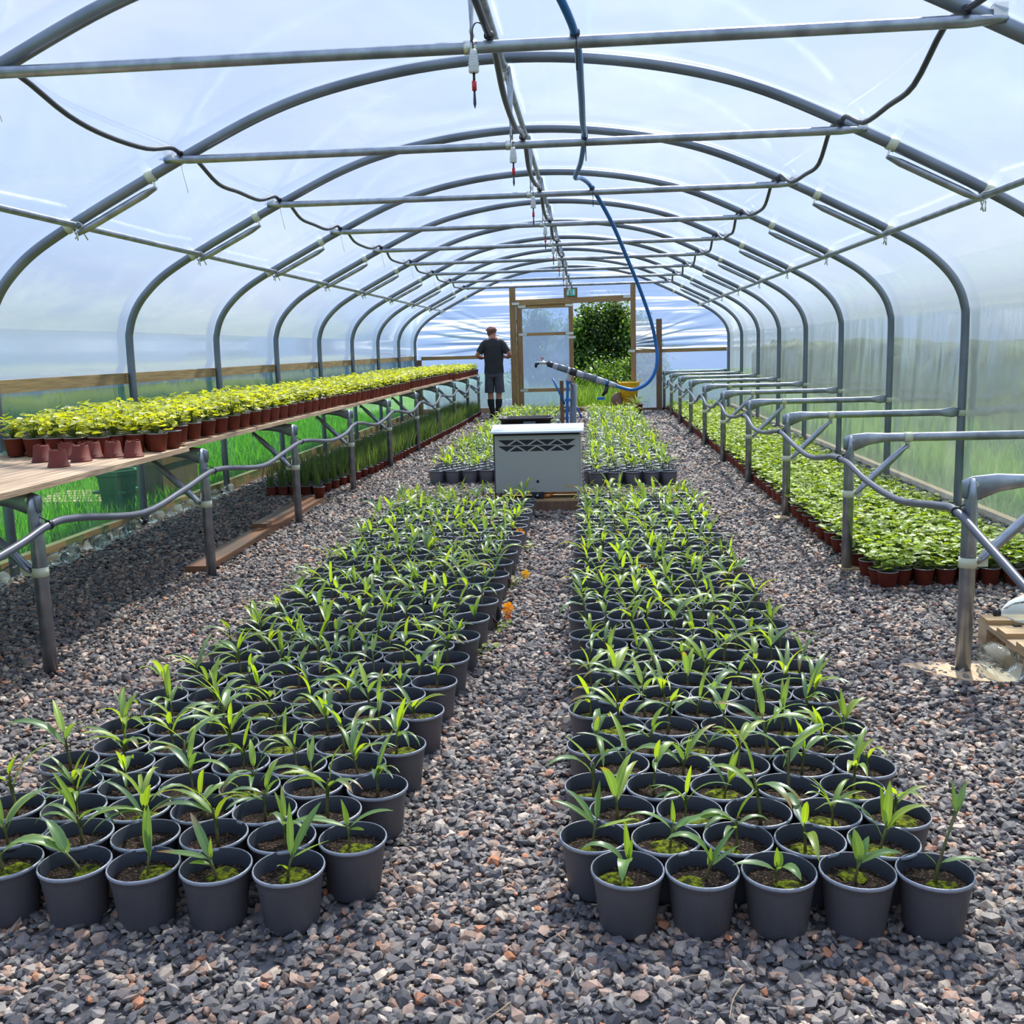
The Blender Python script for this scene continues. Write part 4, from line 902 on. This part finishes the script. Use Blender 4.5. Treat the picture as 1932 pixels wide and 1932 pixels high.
# trough behind the heater
t = thing('black_trough', 'shallow black plastic trough standing behind the heater, half hidden', 'trough', (-.60, 9.05, .04), .02)
q = MB()
def rrect(w, d, z, r, n=5):
    out = []
    for cx_, cy_, a0 in ((w-r, d-r, 0), (-w+r, d-r, 90), (-w+r, -d+r, 180), (w-r, -d+r, 270)):
        for k in range(n): a = math.radians(a0+90*k/(n-1)); out.append((cx_+r*math.cos(a), cy_+r*math.sin(a), z))
    return out
rg = [[q.vert(p) for p in rrect(*a)] for a in ((.20, .13, .42, .05), (.225, .15, .655, .06), (.245, .17, .66, .06), (.245, .17, .675, .06), (.225, .155, .675, .06), (.20, .13, .44, .05))]
for a, b in zip(rg[:-1], rg[1:]):
    for k in range(len(a)): q.face((a[k], a[(k+1) % len(a)], b[(k+1) % len(a)], b[k]), 0, True)
q.face(rg[-1]); q.face(rg[0][::-1]); part('tub', q, 'black', t)
part('label', mbox((-.02, -.1535, .60), (.09, -.1505, .645)), 'greypvc', t)
st = thing('crate_stand', 'upturned black crate carrying the trough behind the heater', 'crate', (-.60, 9.05, 0)); q = MB(); q.box((-.20, -.13, .0), (.20, .13, .458)); part('crate', q, 'black', st)

# ================================================================ THE MAN
mn = thing('person', 'man in dark grey T-shirt and grey shorts seen from behind, leaning on the rail', 'person', (-1.875, 19.30, 0))
def skinbody(name, J, E, m, parent, sub=2):
    me = bpy.data.meshes.new(name); me.from_pydata([j[0] for j in J], E, []); o = ob(name, me, parent); me.materials.append(M[m])
    md = o.modifiers.new('skin', 'SKIN'); md.use_smooth_shade = True
    lay = me.skin_vertices[0].data if me.skin_vertices else None
    if lay is None:
        bpy.context.view_layer.objects.active = o; bpy.ops.mesh.customdata_skin_add(); lay = me.skin_vertices[0].data
    for i, j in enumerate(J): lay[i].radius = (j[1], j[2] if len(j) > 2 else j[1]); 
    lay[0].use_root = True
    s = o.modifiers.new('sub', 'SUBSURF'); s.levels = sub; s.render_levels = sub
    return o
J = [((0, 0, .93), .125, .10), ((0, .02, 1.12), .13, .095), ((0, .03, 1.32), .145, .10), ((0, .0, 1.46), .09, .08), ((-.01, .01, 1.555), .066, .066), ((-.02, .02, 1.63), .074, .082), ((-.03, .03, 1.70), .084, .100), ((-.03, .03, 1.765), .066, .078),
     ((-.17, .0, 1.44), .060), ((-.255, -.04, 1.30), .047), ((-.325, -.03, 1.20), .042), ((-.25, .11, 1.16), .036), ((-.13, .24, 1.20), .026), ((-.11, .29, 1.215), .028, .016), ((-.10, .33, 1.215), .022, .013),
     ((.17, .0, 1.44), .060), ((.255, -.04, 1.30), .047), ((.33, -.03, 1.20), .042), ((.26, .11, 1.16), .036), ((.16, .24, 1.20), .026), ((.14, .29, 1.215), .028, .016), ((.13, .33, 1.215), .022, .013),
     ((-.085, 0, .84), .10), ((-.085, .01, .52), .062), ((-.075, .0, .36), .056), ((-.050, .0, .10), .036), ((-.060, .08, .04), .036, .03), ((-.085, .16, .03), .03, .022),
     ((.085, 0, .84), .10), ((.085, .01, .52), .062), ((.075, .0, .36), .056), ((.050, .0, .10), .036), ((.060, .08, .04), .036, .03), ((.085, .16, .03), .03, .022)]
E_ = [(0,1),(1,2),(2,3),(3,4),(4,5),(5,6),(6,7),(3,8),(8,9),(9,10),(10,11),(11,12),(12,13),(13,14),(3,15),(15,16),(16,17),(17,18),(18,19),(19,20),(20,21),(0,22),(22,23),(23,24),(24,25),(25,26),(26,27),(0,28),(28,29),(29,30),(30,31),(31,32),(32,33)]
# fingers resting on the rail
for s, wi in ((-1, 14), (1, 21)):
    hx, hy, hz = J[wi][0]
    for k in range(4):
        a = len(J); fx = hx+(k-1.5)*.016; J.append(((fx, hy+.02, hz), .008)); J.append(((fx, hy+.045, hz-.004), .0075)); J.append(((fx, hy+.062-.004*abs(k-1.3), hz-.020), .006)); E_ += [(wi, a), (a, a+1), (a+1, a+2)]
    wi2 = wi-1; hx2, hy2, hz2 = J[wi2][0]; a = len(J); J.append(((hx2-s*.032, hy2+.015, hz2), .0095)); J.append(((hx2-s*.045, hy2+.045, hz2-.006), .008)); E_ += [(wi2, a), (a, a+1)]
skinbody('body', J, E_, 'skin', mn)
def loft(name, rings, m, parent, n=24, cap=True):
    q = MB(); rr_ = []
    for (cx_, cy_, z, a, b, *o) in rings:
        e = 2.4; ids = []
        for k in range(n):
            t_ = 2*PI*k/n; c_, s_ = math.cos(t_), math.sin(t_)
            ids.append(q.vert((cx_+a*math.copysign(abs(c_)**(2/e), c_), cy_+b*math.copysign(abs(s_)**(2/e), s_), z+.004*noise.noise(Vector((c_*3, s_*3, z*9))))))
        rr_.append(ids)
    for a, b in zip(rr_[:-1], rr_[1:]):
        for k in range(n): q.face((a[k], a[(k+1) % n], b[(k+1) % n], b[k]), 0, True)
    return q
ts = loft('t_shirt', [(0, .0, .86, .188, .135), (0, .005, .90, .190, .14), (0, .015, 1.05, .178, .135), (0, .025, 1.2, .19, .142), (0, .03, 1.34, .205, .145), (0, .015, 1.42, .195, .13), (0, .005, 1.465, .160, .105), (0, .0, 1.50, .115, .085), (-.005, .0, 1.53, .078, .07)], 'shirt', mn)
for s in (-1, 1): ts.tube(spline([(s*.08, .01, 1.44), (s*.155, .0, 1.425), (s*.215, -.02, 1.345), (s*.272, -.035, 1.26)], 4), [.070, .074, .077, .078, .078, .078, .077, .075, .073, .071, .070, .069, .068], 16, cap=False)
part('t_shirt', ts, 'shirt', mn)
sh = loft('shorts', [(0, .0, .80, .180, .135), (0, .0, .88, .182, .132), (0, .0, .93, .176, .128)], 'shorts', mn)
for s in (-1, 1):
    q2 = loft('x', [(s*.100, .01, .50, .095, .105), (s*.096, .008, .56, .093, .106), (s*.092, .005, .70, .092, .115), (s*.086, .0, .82, .093, .125), (s*.086, .0, .88, .090, .12)], 'shorts', mn); off = len(sh.v)
    sh.v += q2.v; sh.c += q2.c; sh.f += [tuple(i+off for i in f) for f in q2.f]; sh.mi += q2.mi; sh.sm += q2.sm
part('shorts', sh, 'shorts', mn)
for s in (-1, 1):
    part('sock', loft('s', [(s*.050, .0, .08, .046, .050), (s*.054, .0, .15, .046, .05), (s*.074, -.005, .26, .062, .066), (s*.077, -.003, .33, .066, .070), (s*.079, .0, .375, .064, .068)], 'sock', mn), 'sock', mn)
    q = MB(); q.tube(spline([(s*.052, -.065, .045), (s*.053, -.03, .05), (s*.060, .05, .047), (s*.072, .14, .038), (s*.078, .195, .03)], 3), [.036, .045, .047, .048, .048, .047, .046, .045, .044, .042, .038, .034, .028], 14, squash=[(1, .95)]*13); part('shoe', q, 'shoe', mn)
q = MB(); q.lathe([(.064, -.125), (.078, -.085), (.088, -.045), (.0915, -.01), (.090, .012), (.082, .028)], 24, mx=Matrix.Translation((-.03, .03, 1.69)) @ Matrix.Diagonal((1.0, 1.22, 1.1, 1)) @ Matrix.Rotation(.25, 4, 'X')); part('hair', q, 'hair', mn)
for s in (-1, 1): part('ear', mtube([(s*.090-.03, .03, 1.665), (s*.098-.03, .022, 1.685), (s*.094-.03, .03, 1.705)], [.008, .013, .009]), 'skin', mn)

# ================================================================ NASTURTIUMS AND STRAY POTS
def nasturtium(loc, rz, label, flowers, seed, pot=True):
    rr = random.Random(seed); t = thing('nasturtium', label, 'flower', loc, rz)
    if pot:
        po = ob('pot', sp_me, t, (-.05, .0, .052)); po.rotation_euler = (0, 1.15, 0); po.scale = (.9, .9, .9)
    st = MB(); lf = MB()
    for i in range(7):
        a = rr.uniform(-.9, .9); L = rr.uniform(.05, .13); p = Vector((L*math.cos(a)+.0, L*math.sin(a), rr.uniform(.012, .06))); st.tube(spline([(-.01, 0, .05), (p.x*.4, p.y*.4, .02), p], 3), .0016, n=4)
        r = rr.uniform(.010, .017); c = rr.choice([(.30, .38, .06), (.22, .32, .05), (.45, .42, .12)]); ci = lf.vert(p, c); el = rr.uniform(-.5, .5); ring = [lf.vert(p+Vector((r*math.cos(2*PI*k/10), r*math.sin(2*PI*k/10), r*el*math.sin(2*PI*k/10)+.002)), c) for k in range(10)]
        for k in range(10): lf.face((ci, ring[k], ring[(k+1) % 10]), 0, True)
    part('stem', st, 'gstem', t); part('leaves', lf, 'bed', t, True)
    for (fx, fy, fz, m_, sc_) in flowers:
        part('flower_stem', mtube(spline([(.02, 0, .02), (fx*.6, fy*.6, fz*.6), (fx, fy, fz)], 3), .0016, n=4), 'gstem', t)
        q = MB()
        for k in range(5):
            a = 2*PI*k/5+rr.uniform(-.1, .1); d = Vector((math.cos(a), .35*math.sin(a)-.1, math.sin(a))); w = Vector((-math.sin(a), .1, math.cos(a))); o_ = Vector((fx, fy, fz)); r = .021*sc_
            ids = [q.vert(o_), q.vert(o_+d*r*.6-w*r*.45), q.vert(o_+d*r*1.1-w*r*.42-Vector((0, .006, 0))), q.vert(o_+d*r*1.22-Vector((0, .004, 0))), q.vert(o_+d*r*1.1+w*r*.42-Vector((0, .006, 0))), q.vert(o_+d*r*.6+w*r*.45)]
            q.face(ids)
        part('blossom', q, m_, t)
nasturtium((-.50, 4.62, .0), -.3, 'orange nasturtium flowering from a tipped terracotta pot beside the left bed', [(.105, -.03, .125, 'petal', 1.15), (.09, .0, .075, 'orange', .7)], 1)
nasturtium((-.515, 5.42, .0), .2, 'nasturtium with one yellow orange flower leaning far out over the gravel', [(.13, .0, .085, 'petal2', 1.0)], 2)
nasturtium((-.535, 6.5, .0), .3, 'nasturtium with one large orange flower, middle of the line beside the bed', [(.04, -.02, .125, 'petal', 1.25)], 3)
nasturtium((-.56, 7.35, .0), .2, 'nasturtium with a yellow flower and pale leaves nearest the heater', [(.07, .0, .11, 'petal2', 1.0)], 4)
nasturtium((-.53, 4.05, .05), -.2, 'leafy nasturtium without flowers hanging over a pot of the left bed', [], 5, pot=False)

# ================================================================ BOARDS ON THE GROUND, LEFT
def board(name, p0, p1, w, th, z, m, label):
    p0, p1 = Vector(p0), Vector(p1); L = (p1-p0).length; a = math.atan2(p1.y-p0.y, p1.x-p0.x)-PI/2
    o = tag(part(name, mbox((-w/2, 0, 0), (w/2, L, th)), m), label, 'board'); o.location = (p0.x, p0.y, z); o.rotation_euler = (0, 0, a); return o
board('ground_board', (-2.465, 5.90), (-2.51, 8.90), .15, .038, .012, 'wetboard', 'long red brown board lying on the gravel by the left trestle legs')
board('ground_board', (-2.52, 7.25), (-2.525, 8.6), .12, .028, .050, 'wetboard', 'shorter weathered board lying on top of the long red brown one')
# ================================================================ CLEAR BOTTLES ALONG THE WALLS
q = MB(); q.lathe([(0, .004), (.030, 0), (.043, .012), (.044, .08), (.041, .09), (.044, .10), (.044, .19), (.038, .225), (.020, .262), (.0135, .275), (.0135, .29)], 20); bot_me = mesh(q, 'bottle_body', ['pet'])
q = MB(); q.lathe([(.0, .308), (.0155, .308), (.0155, .286), (.0135, .286)], 14); cap_me = {m_: mesh(q, 'cap', [m_]) for m_ in ('black', 'white', 'blue')}
RBt = random.Random(9)
def bottle(loc, rx, rz, label, group=None, cap='black', s=1.0, ry=0):
    t = thing('plastic_bottle', label, 'bottle', loc, 0, group); t.rotation_euler = (rx, ry, rz); t.scale = (s,)*3; ob('bottle_body', bot_me, t)
    if cap: ob('cap', cap_me[cap], t)
    return t
y = 4.35; i = 0
while y < 9.5:
    i += 1; fl = RBt.random() < .5
    bottle((-3.555+RBt.uniform(-.02, .02), y+(.29 if fl else 0), .055), -PI/2 if not fl else PI/2, RBt.uniform(-.12, .12), f'empty clear bottle lying along the foot of the left wall, {nth(i)} from the camera', 'clear bottles along the left wall', RBt.choice(['black', None, 'black', 'white', None])); y += .325
for (x_, y_, z_) in ((-3.44, 6.15, .055), (-3.46, 7.02, .055), (-3.45, 6.6, .055)):
    i += 1; bottle((x_, y_, z_), -PI/2, .25, f'clear bottle loose before the left wall row, beside its {nth(int((y_-4.35)/.325)+1)} bottle', None, 'black')
y = 4.9; i = 0
while y < 19.8:
    i += 1
    if y < 10: bottle((2.535+RBt.uniform(-.01, .01), y+.1, .075), -PI/2, RBt.uniform(-.06, .06), f'empty clear bottle beside the plants at the right wall, inner row, {nth(i)} from the camera', 'clear bottles along the right wall', RBt.choice(['black', None, 'white']), 1.15)
    bottle((2.645+RBt.uniform(-.01, .01), y, .075), -PI/2, RBt.uniform(-.05, .05), f'empty clear bottle along the foot of the right wall, {nth(i)} from the camera', 'clear bottles along the right wall', RBt.choice(['black', None, 'white'])); y += .33
# ================================================================ RIGHT FOREGROUND: PAD, PALLET, BOTTLES
q = MB(); vs = [(1.23, 4.03), (1.30, 3.94), (1.42, 3.83), (1.60, 3.80), (1.66, 3.92), (1.55, 4.03), (1.35, 4.06)]
a = [q.vert((x, y, .018)) for x, y in vs]; b = [q.vert((x, y, .002)) for x, y in vs]; q.face(a)
for k in range(len(vs)): q.face((a[k], b[k], b[(k+1) % len(vs)], a[(k+1) % len(vs)]))
tag(part('plywood_pad', q, 'wood'), 'broken piece of pale plywood under the nearest right trestle leg', 'board')
for x, y in ((1.40, 7.55), (1.47, 5.82)): 
    tag(part('plywood_pad', mbox((-.05, -.06, .012), (.05, .06, .024)), 'wood'), f'small scrap of plywood at the foot of the {"third" if y > 6 else "second"} right trestle leg', 'board').location = (x, y, 0)
pp = thing('pallet', 'pale wooden pallet lying at the right edge beside the trestle leg', 'pallet', (1.63, 3.62, .008), -.02)
for y_ in (0, .20, .40, .60): part('top_board', mbox((.0, y_, .118), (1.1, y_+.095, .138)), 'palletx', pp)
for x_ in (0.0, .5, 1.0):
    part('stringer_board', mbox((x_, 0, .098), (x_+.095, .70, .118)), 'wood', pp)
    part('bottom_board', mbox((x_, 0, .0), (x_+.095, .70, .018)), 'wood', pp)
    for y_ in (0, .30, .605): part('block', mbox((x_, y_, .018), (x_+.095, y_+.095, .098)), 'wood', pp)
bottle((1.97, 4.17, .193), PI/2, PI/2+PI, 'clear bottle with black cap lying on the pallet at the right edge', None, 'black', 1.05)
bottle((1.60, 3.80, .062), -1.50, .22, 'large crumpled clear bottle lying on the gravel between trestle leg and pallet', None, None, 1.45).scale = (1.35, 1.35, .85)
tag(part('white_rag', mtube(spline([(1.86, 4.62, .05), (1.93, 4.60, .09), (2.05, 4.58, .11), (2.2, 4.6, .06)], 4), [.02, .03, .04, .05, .055, .06, .06, .058, .055, .05, .045, .03, .02]), 'fleece'), 'bunched white plastic sheeting on the gravel behind the pallet', 'sheeting')
# bits of straw on the gravel
RS = random.Random(4)
for i, (x, y, a_) in enumerate(((-.02, 2.20, .0), (-.10, 2.08, -.9), (.16, 1.92, .3), (.25, 1.80, 1.2), (-.25, 1.75, .9), (1.35, 4.30, 1.8), (1.62, 4.4, .5))):
    L = RS.uniform(.06, .12); tag(part('straw', mtube(spline([(0, 0, 0), (L*.5, RS.uniform(-.01, .01), .004), (L, 0, 0)], 3), .0013, n=5), 'wood'), f'thin dry straw on the gravel, {["between the beds at the right bed corner", "in front of the right bed corner", "bent, below the first right bed pot", "short, in the foreground gravel", "in the middle foreground", "behind the nearest right trestle leg", "near the pallet"][i]}', 'straw').location = (x, y, .022); bpy.context.scene.collection.objects[-1].rotation_euler = (0, 0, a_)
# yellow trug and spider plant by the doorway
t = thing('yellow_trug', 'tall yellow plastic trug standing inside the doorway', 'bucket', (.73, 20.28, 0))
q = MB(); q.lathe([(.0, .02), (.13, .02), (.135, 0), (.20, .58), (.205, .60), (.215, .60), (.213, .57), (.185, .56), (.13, .05)], 28)
for k in range(8):
    a = k*PI/4; q.box((-.012, -.004, .52), (.012, .008, .60), mx=Matrix.Rotation(a, 4, 'Z') @ Matrix.Translation((0, .2, 0)))
part('tub', q, 'yellow', t)
for s in (-1, 1): part('handle', mtube(spline([(s*.205, -.06, .59), (s*.225, -.03, .63), (s*.225, .03, .63), (s*.205, .06, .59)], 4), .012), 'yellow', t)
sp2 = thing('spider_plant', 'spider plant with striped arching leaves in a brown pot before the yellow trug', 'potted plant', (.84, 19.55, .0))
q = MB(); q.lathe([(.0, .0), (.09, .0), (.125, .17), (.135, .175), (.135, .20), (.12, .20), (.105, .16), (0, .16)], 22); part('pot', q, 'terra', sp2)
q = MB(); rs = random.Random(8)
for k in range(46):
    leafblade(q, (0, 0, .17), rs.uniform(0, 6.28), rs.uniform(.5, 1.4), rs.uniform(.22, .42), .014, rs.uniform(.8, 2.2), rs.choice([(.32, .42, .10), (.45, .50, .22), (.22, .34, .06)]), n=6)
part('leaves', q, 'bed', sp2, True)
bk = thing('brown_sack', 'crumpled brown sack slumped left of the yellow trug', 'sack', (.50, 20.25, 0))
q = MB(); n = 16; rg = []
for j in range(9):
    z = .40*j/8; r_ = .13*math.sqrt(max(.02, 1-(j/8.3)**2.4)); rg.append([q.vert(((r_*1.1+.03*noise.noise(Vector((k*.7, j*.6, 3))))*math.cos(2*PI*k/n), (r_+.03*noise.noise(Vector((k*.8, j*.7, 5))))*math.sin(2*PI*k/n), z)) for k in range(n)])
for j in range(8):
    for k in range(n): q.face((rg[j][k], rg[j][(k+1) % n], rg[j+1][(k+1) % n], rg[j+1][k]), 0, True)
q.face(rg[-1]); part('sack', q, 'brownz', bk)
# tie strings at the door end of the right trestles
for z0 in (.62, .74): tag(part('string', mtube(spline([(1.40, 20.49, z0), (1.43, 20.46, z0+.06), (1.44, 20.50, .70)], 3), .003, n=5), 'wood'), f'pale string looped from the brown post, {"lower" if z0 < .7 else "upper"} of two', 'string')
# ================================================================ OUTSIDE
RO = random.Random(77)
def canopy(name, label, cat, x, y, w, h, nl, seed, dark=1.0, group=None, lsz=.075, base=.12, depth=None):
    rr = np.random.default_rng(seed); t = thing(name, label, cat, (x, y, -.05), 0, group)
    st = MB()
    r0 = random.Random(seed)
    for k in range(5):
        a = r0.uniform(0, 6.28); tx, ty = math.cos(a)*w*.25, math.sin(a)*w*.25; st.tube([(0, 0, 0), (tx*.4, ty*.4, h*.35), (tx, ty, h*.85)], [.035, .025, .008], 6)
    part('trunk', st, 'bark', t)
    d = depth or w
    # leaves placed in clumps inside an uneven crown
    nc = max(14, nl//70); cz = rr.uniform(base, 1, nc)**.85; rad = np.sqrt(rr.uniform(0, 1, nc)); ca = rr.uniform(0, 2*np.pi, nc)
    prof = np.clip(1.15-np.abs(cz-.38)*1.25, .12, 1); cxx = rad*np.cos(ca)*w*.5*prof; cyy = rad*np.sin(ca)*d*.5*prof; czz = cz*h*(1-.12*rad)
    ii = rr.integers(0, nc, nl); s = .16+.10*rr.random(nl); px = cxx[ii]+rr.normal(0, 1, nl)*s*.75; py = cyy[ii]+rr.normal(0, 1, nl)*s*.75; pz = czz[ii]+rr.normal(0, 1, nl)*s
    P_ = np.stack([px, py, np.abs(pz)], 1); u = rr.normal(0, 1, (nl, 3)); u /= np.linalg.norm(u, axis=1)[:, None]; v = np.cross(u, rr.normal(0, 1, (nl, 3))); v /= np.linalg.norm(v, axis=1)[:, None]
    L = (lsz*(.7+.6*rr.random(nl)))[:, None]; Wd = L*.32
    quad = np.stack([P_-u*L*.5, P_+v*Wd, P_+u*L*.5, P_-v*Wd], 1).reshape(-1, 3)
    pal = np.array([(.06, .12, .02), (.10, .19, .03), (.16, .27, .04), (.045, .09, .02), (.22, .32, .05)])*dark
    c = np.repeat(pal[rr.integers(0, 5, nl)]*rr.uniform(.7, 1.3, (nl, 1)), 4, 0)
    me = raw_mesh('foliage', quad.astype(np.float32), np.arange(nl*4, dtype=np.int32), np.full(nl, 4, np.int32), np.zeros(nl, np.int32), np.zeros(nl, bool), c.astype(np.float32), ['treeleaf'])
    ob('foliage', me, t); return t
canopy('tree', 'tall dark leafy shrub with pointed top beyond the doorway, in its left half', 'shrub', .05, 27.5, 1.5, 2.35, 11000, 1, .62, lsz=.10)
canopy('tree', 'tallest dark leafy shrub, pointed, beyond the middle of the doorway', 'shrub', .62, 27.8, 1.2, 2.45, 9000, 2, .65, lsz=.10)
canopy('tree', 'lighter green leafy shrub at the right edge of the doorway view', 'shrub', 1.25, 27.3, 1.2, 2.0, 8000, 3, 1.1, lsz=.10)
canopy('tree', 'yellowish green leafy shrub at the left edge of the doorway view', 'shrub', -.55, 27.2, 1.3, 1.95, 8000, 4, 1.2, lsz=.10)
canopy('tree', 'leafy shrub seen blurred through the top pane of the door leaf', 'shrub', -1.5, 28.2, 1.5, 2.3, 6000, 5, 1.0, lsz=.11)
canopy('bramble', 'low pale green bramble in front of the tall shrubs outside the doorway', 'shrub', .35, 25.2, 2.0, .75, 5000, 6, .95, lsz=.07, base=0)
canopy('bramble', 'low green bramble outside behind the yellow trug', 'shrub', 1.1, 25.6, 1.3, .95, 3500, 7, .85, lsz=.07, base=0)
def blades(name, label, n, fn, hmin, hmax, seed, wid=.006, tc=(1, 1, 1)):
    rr = np.random.default_rng(seed); x, y, hgt = fn(rr, n); h = rr.uniform(hmin, hmax, n)*hgt; a = rr.uniform(0, 2*np.pi, n); ln = rr.uniform(.1, .5, n)*h
    dx, dy = np.cos(a), np.sin(a); b = rr.uniform(0, 2*np.pi, n); z0 = np.full(n, -.07)
    w = wid*rr.uniform(.7, 1.3, n)
    p0 = np.stack([x-dy*w, y+dx*w, z0], 1); p1 = np.stack([x+dy*w, y-dx*w, z0], 1); p2 = np.stack([x+np.cos(b)*ln*.4+dy*w*.7, y+np.sin(b)*ln*.4-dx*w*.7, z0+h*.6], 1); p3 = np.stack([x+np.cos(b)*ln*.4-dy*w*.7, y+np.sin(b)*ln*.4+dx*w*.7, z0+h*.6], 1); p4 = np.stack([x+np.cos(b)*ln, y+np.sin(b)*ln, z0+h], 1)
    V_ = np.stack([p0, p1, p2, p3, p4], 1).reshape(-1, 3).astype(np.float32); i0 = 5*np.arange(n)[:, None]
    lo = np.concatenate([i0+0, i0+1, i0+2, i0+3, i0+3, i0+2, i0+4], 1).reshape(-1).astype(np.int32); tot = np.tile([4, 3], n).astype(np.int32)
    pal = np.array([(.09, .28, .02), (.13, .36, .03), (.06, .20, .02), (.20, .42, .05)]); c = np.repeat(pal[rr.integers(0, 4, n)]*np.array(tc)*rr.uniform(.8, 1.25, (n, 1)), 5, 0)
    tag(ob(name, raw_mesh(name, V_, lo, tot, np.zeros(2*n, np.int32), np.zeros(2*n, bool), c.astype(np.float32), ['grassleaf'])), label, 'grass', kind='stuff')
def left_field(rr, n):
    y = rr.uniform(3.5, 21, n); d = rr.random(n)**1.5*7; return -3.85-d, y, np.ones(n)
blades('lawn_grass', 'bright long grass outside along the left wall of the tunnel', 60000, left_field, .10, .26, 1)
def back_field(rr, n):
    return rr.uniform(-3.5, 4, n), 21+rr.random(n)**1.3*6, 1+.6*rr.random(n)
blades('meadow_grass', 'tall rough grass outside the doorway', 22000, back_field, .15, .45, 2, .007, (1.2, .75, 1.4))
def right_field(rr, n):
    return 2.95+rr.random(n)**1.4*3, rr.uniform(4.5, 21, n), np.ones(n)
blades('verge_grass', 'grass growing outside along the right wall', 16000, right_field, .12, .35, 3, .008)
def hedge(name, label, x0, x1, y0, y1, h, m='hedgeg'):
    q = MB(); nx, nz = int((abs(x1-x0)+abs(y1-y0))/.4)+2, 10; g = []
    L = math.hypot(x1-x0, y1-y0); ux, uy = (x1-x0)/L, (y1-y0)/L
    for i in range(nx+1):
        row = []; s = L*i/nx
        for j in range(2*nz+1):
            a = PI*j/(2*nz); w = .9*math.cos(a); z = h*min(1, 1.25*math.sin(a)) if 0 < j < 2*nz else -.1; w = max(-.7, min(.7, w)); nn = .22*noise.noise(Vector((s*.8, j*.5, h)))
            z *= 1+.16*noise.noise(Vector((s*.35, 2, h))); row.append(q.vert((x0+ux*s-uy*(w+nn), y0+uy*s+ux*(w+nn), z+nn*.5)))
        g.append(row)
    for i in range(nx):
        for j in range(2*nz): q.face((g[i][j], g[i+1][j], g[i+1][j+1], g[i][j+1]), 0, True)
    q.face(g[0]); q.face(g[-1][::-1])
    return tag(part(name, q, m), label, 'hedge')
hedge('hedge', 'long green hedge outside, showing as a grey green haze through the right wall', 6.0, 7.0, -2, 40, 1.2)
# things standing outside against the left wall
t = thing('green_bin', 'dark green tapered plastic bin outside the left wall', 'bin', (-4.12, 8.30, -.06))
q = MB(); q.lathe([(0, 0), (.13, 0), (.18, .40), (.20, .41), (.20, .45), (.175, .45), (.12, .03)], 6, sm=False); part('tub', q, 'greenpl', t); part('rib_band', mbox((-.15, -.15, .26), (.15, .15, .28)), 'greenpl', t)
t = thing('brown_crate', 'large brown wooden crate outside the left wall beside the green bin', 'crate', (-4.25, 9.45, -.06)); part('crate_body', mbox((-.22, -.42, 0), (.22, .42, .46)), 'brownz', t); part('rim', mbox((-.235, -.435, .40), (.235, .435, .47)), 'wetboard', t)
t = thing('slatted_pallet', 'pinkish slatted pallet lying in the grass outside the left wall', 'pallet', (-4.9, 9.3, .0))
for k in range(5): part('slat', mbox((-.45, -.4+.17*k, 0), (.45, -.28+.17*k, .03)), 'paver', t)
q = MB(); g = [[q.vert((-3.76-.30*i/8, 7.6+2.4*j/24, -.04+.10*math.sin(PI*min(1, i/7))*(.6+.5*noise.noise(Vector((i*.5, j*.5, 4)))))) for j in range(25)] for i in range(9)]
for i in range(8):
    for j in range(24): q.face((g[i][j], g[i+1][j], g[i+1][j+1], g[i][j+1]), 0, True)
tag(part('loose_polythene', q, 'film_gloss'), 'loose surplus polythene lying on the grass along the left wall outside', 'sheeting')
q = MB(); n = 18; rg = []
for j in range(7):
    z = .32*j/6; r_ = .30*math.sqrt(max(.02, 1-(j/6.3)**2)); rg.append([q.vert(((r_+.05*noise.noise(Vector((k*.7, j*.6, 8))))*math.cos(2*PI*k/n), (r_*.7+.05*noise.noise(Vector((k*.8, j*.7, 9))))*math.sin(2*PI*k/n), z)) for k in range(n)])
for j in range(6):
    for k in range(n): q.face((rg[j][k], rg[j][(k+1) % n], rg[j+1][(k+1) % n], rg[j+1][k]), 0, True)
q.face(rg[-1])
tag(part('white_bag', q, 'fleece'), 'slumped white bag outside the end wall, showing right of the man', 'bag').location = (-1.75, 21.4, -.05)
bpy.context.view_layer.update()
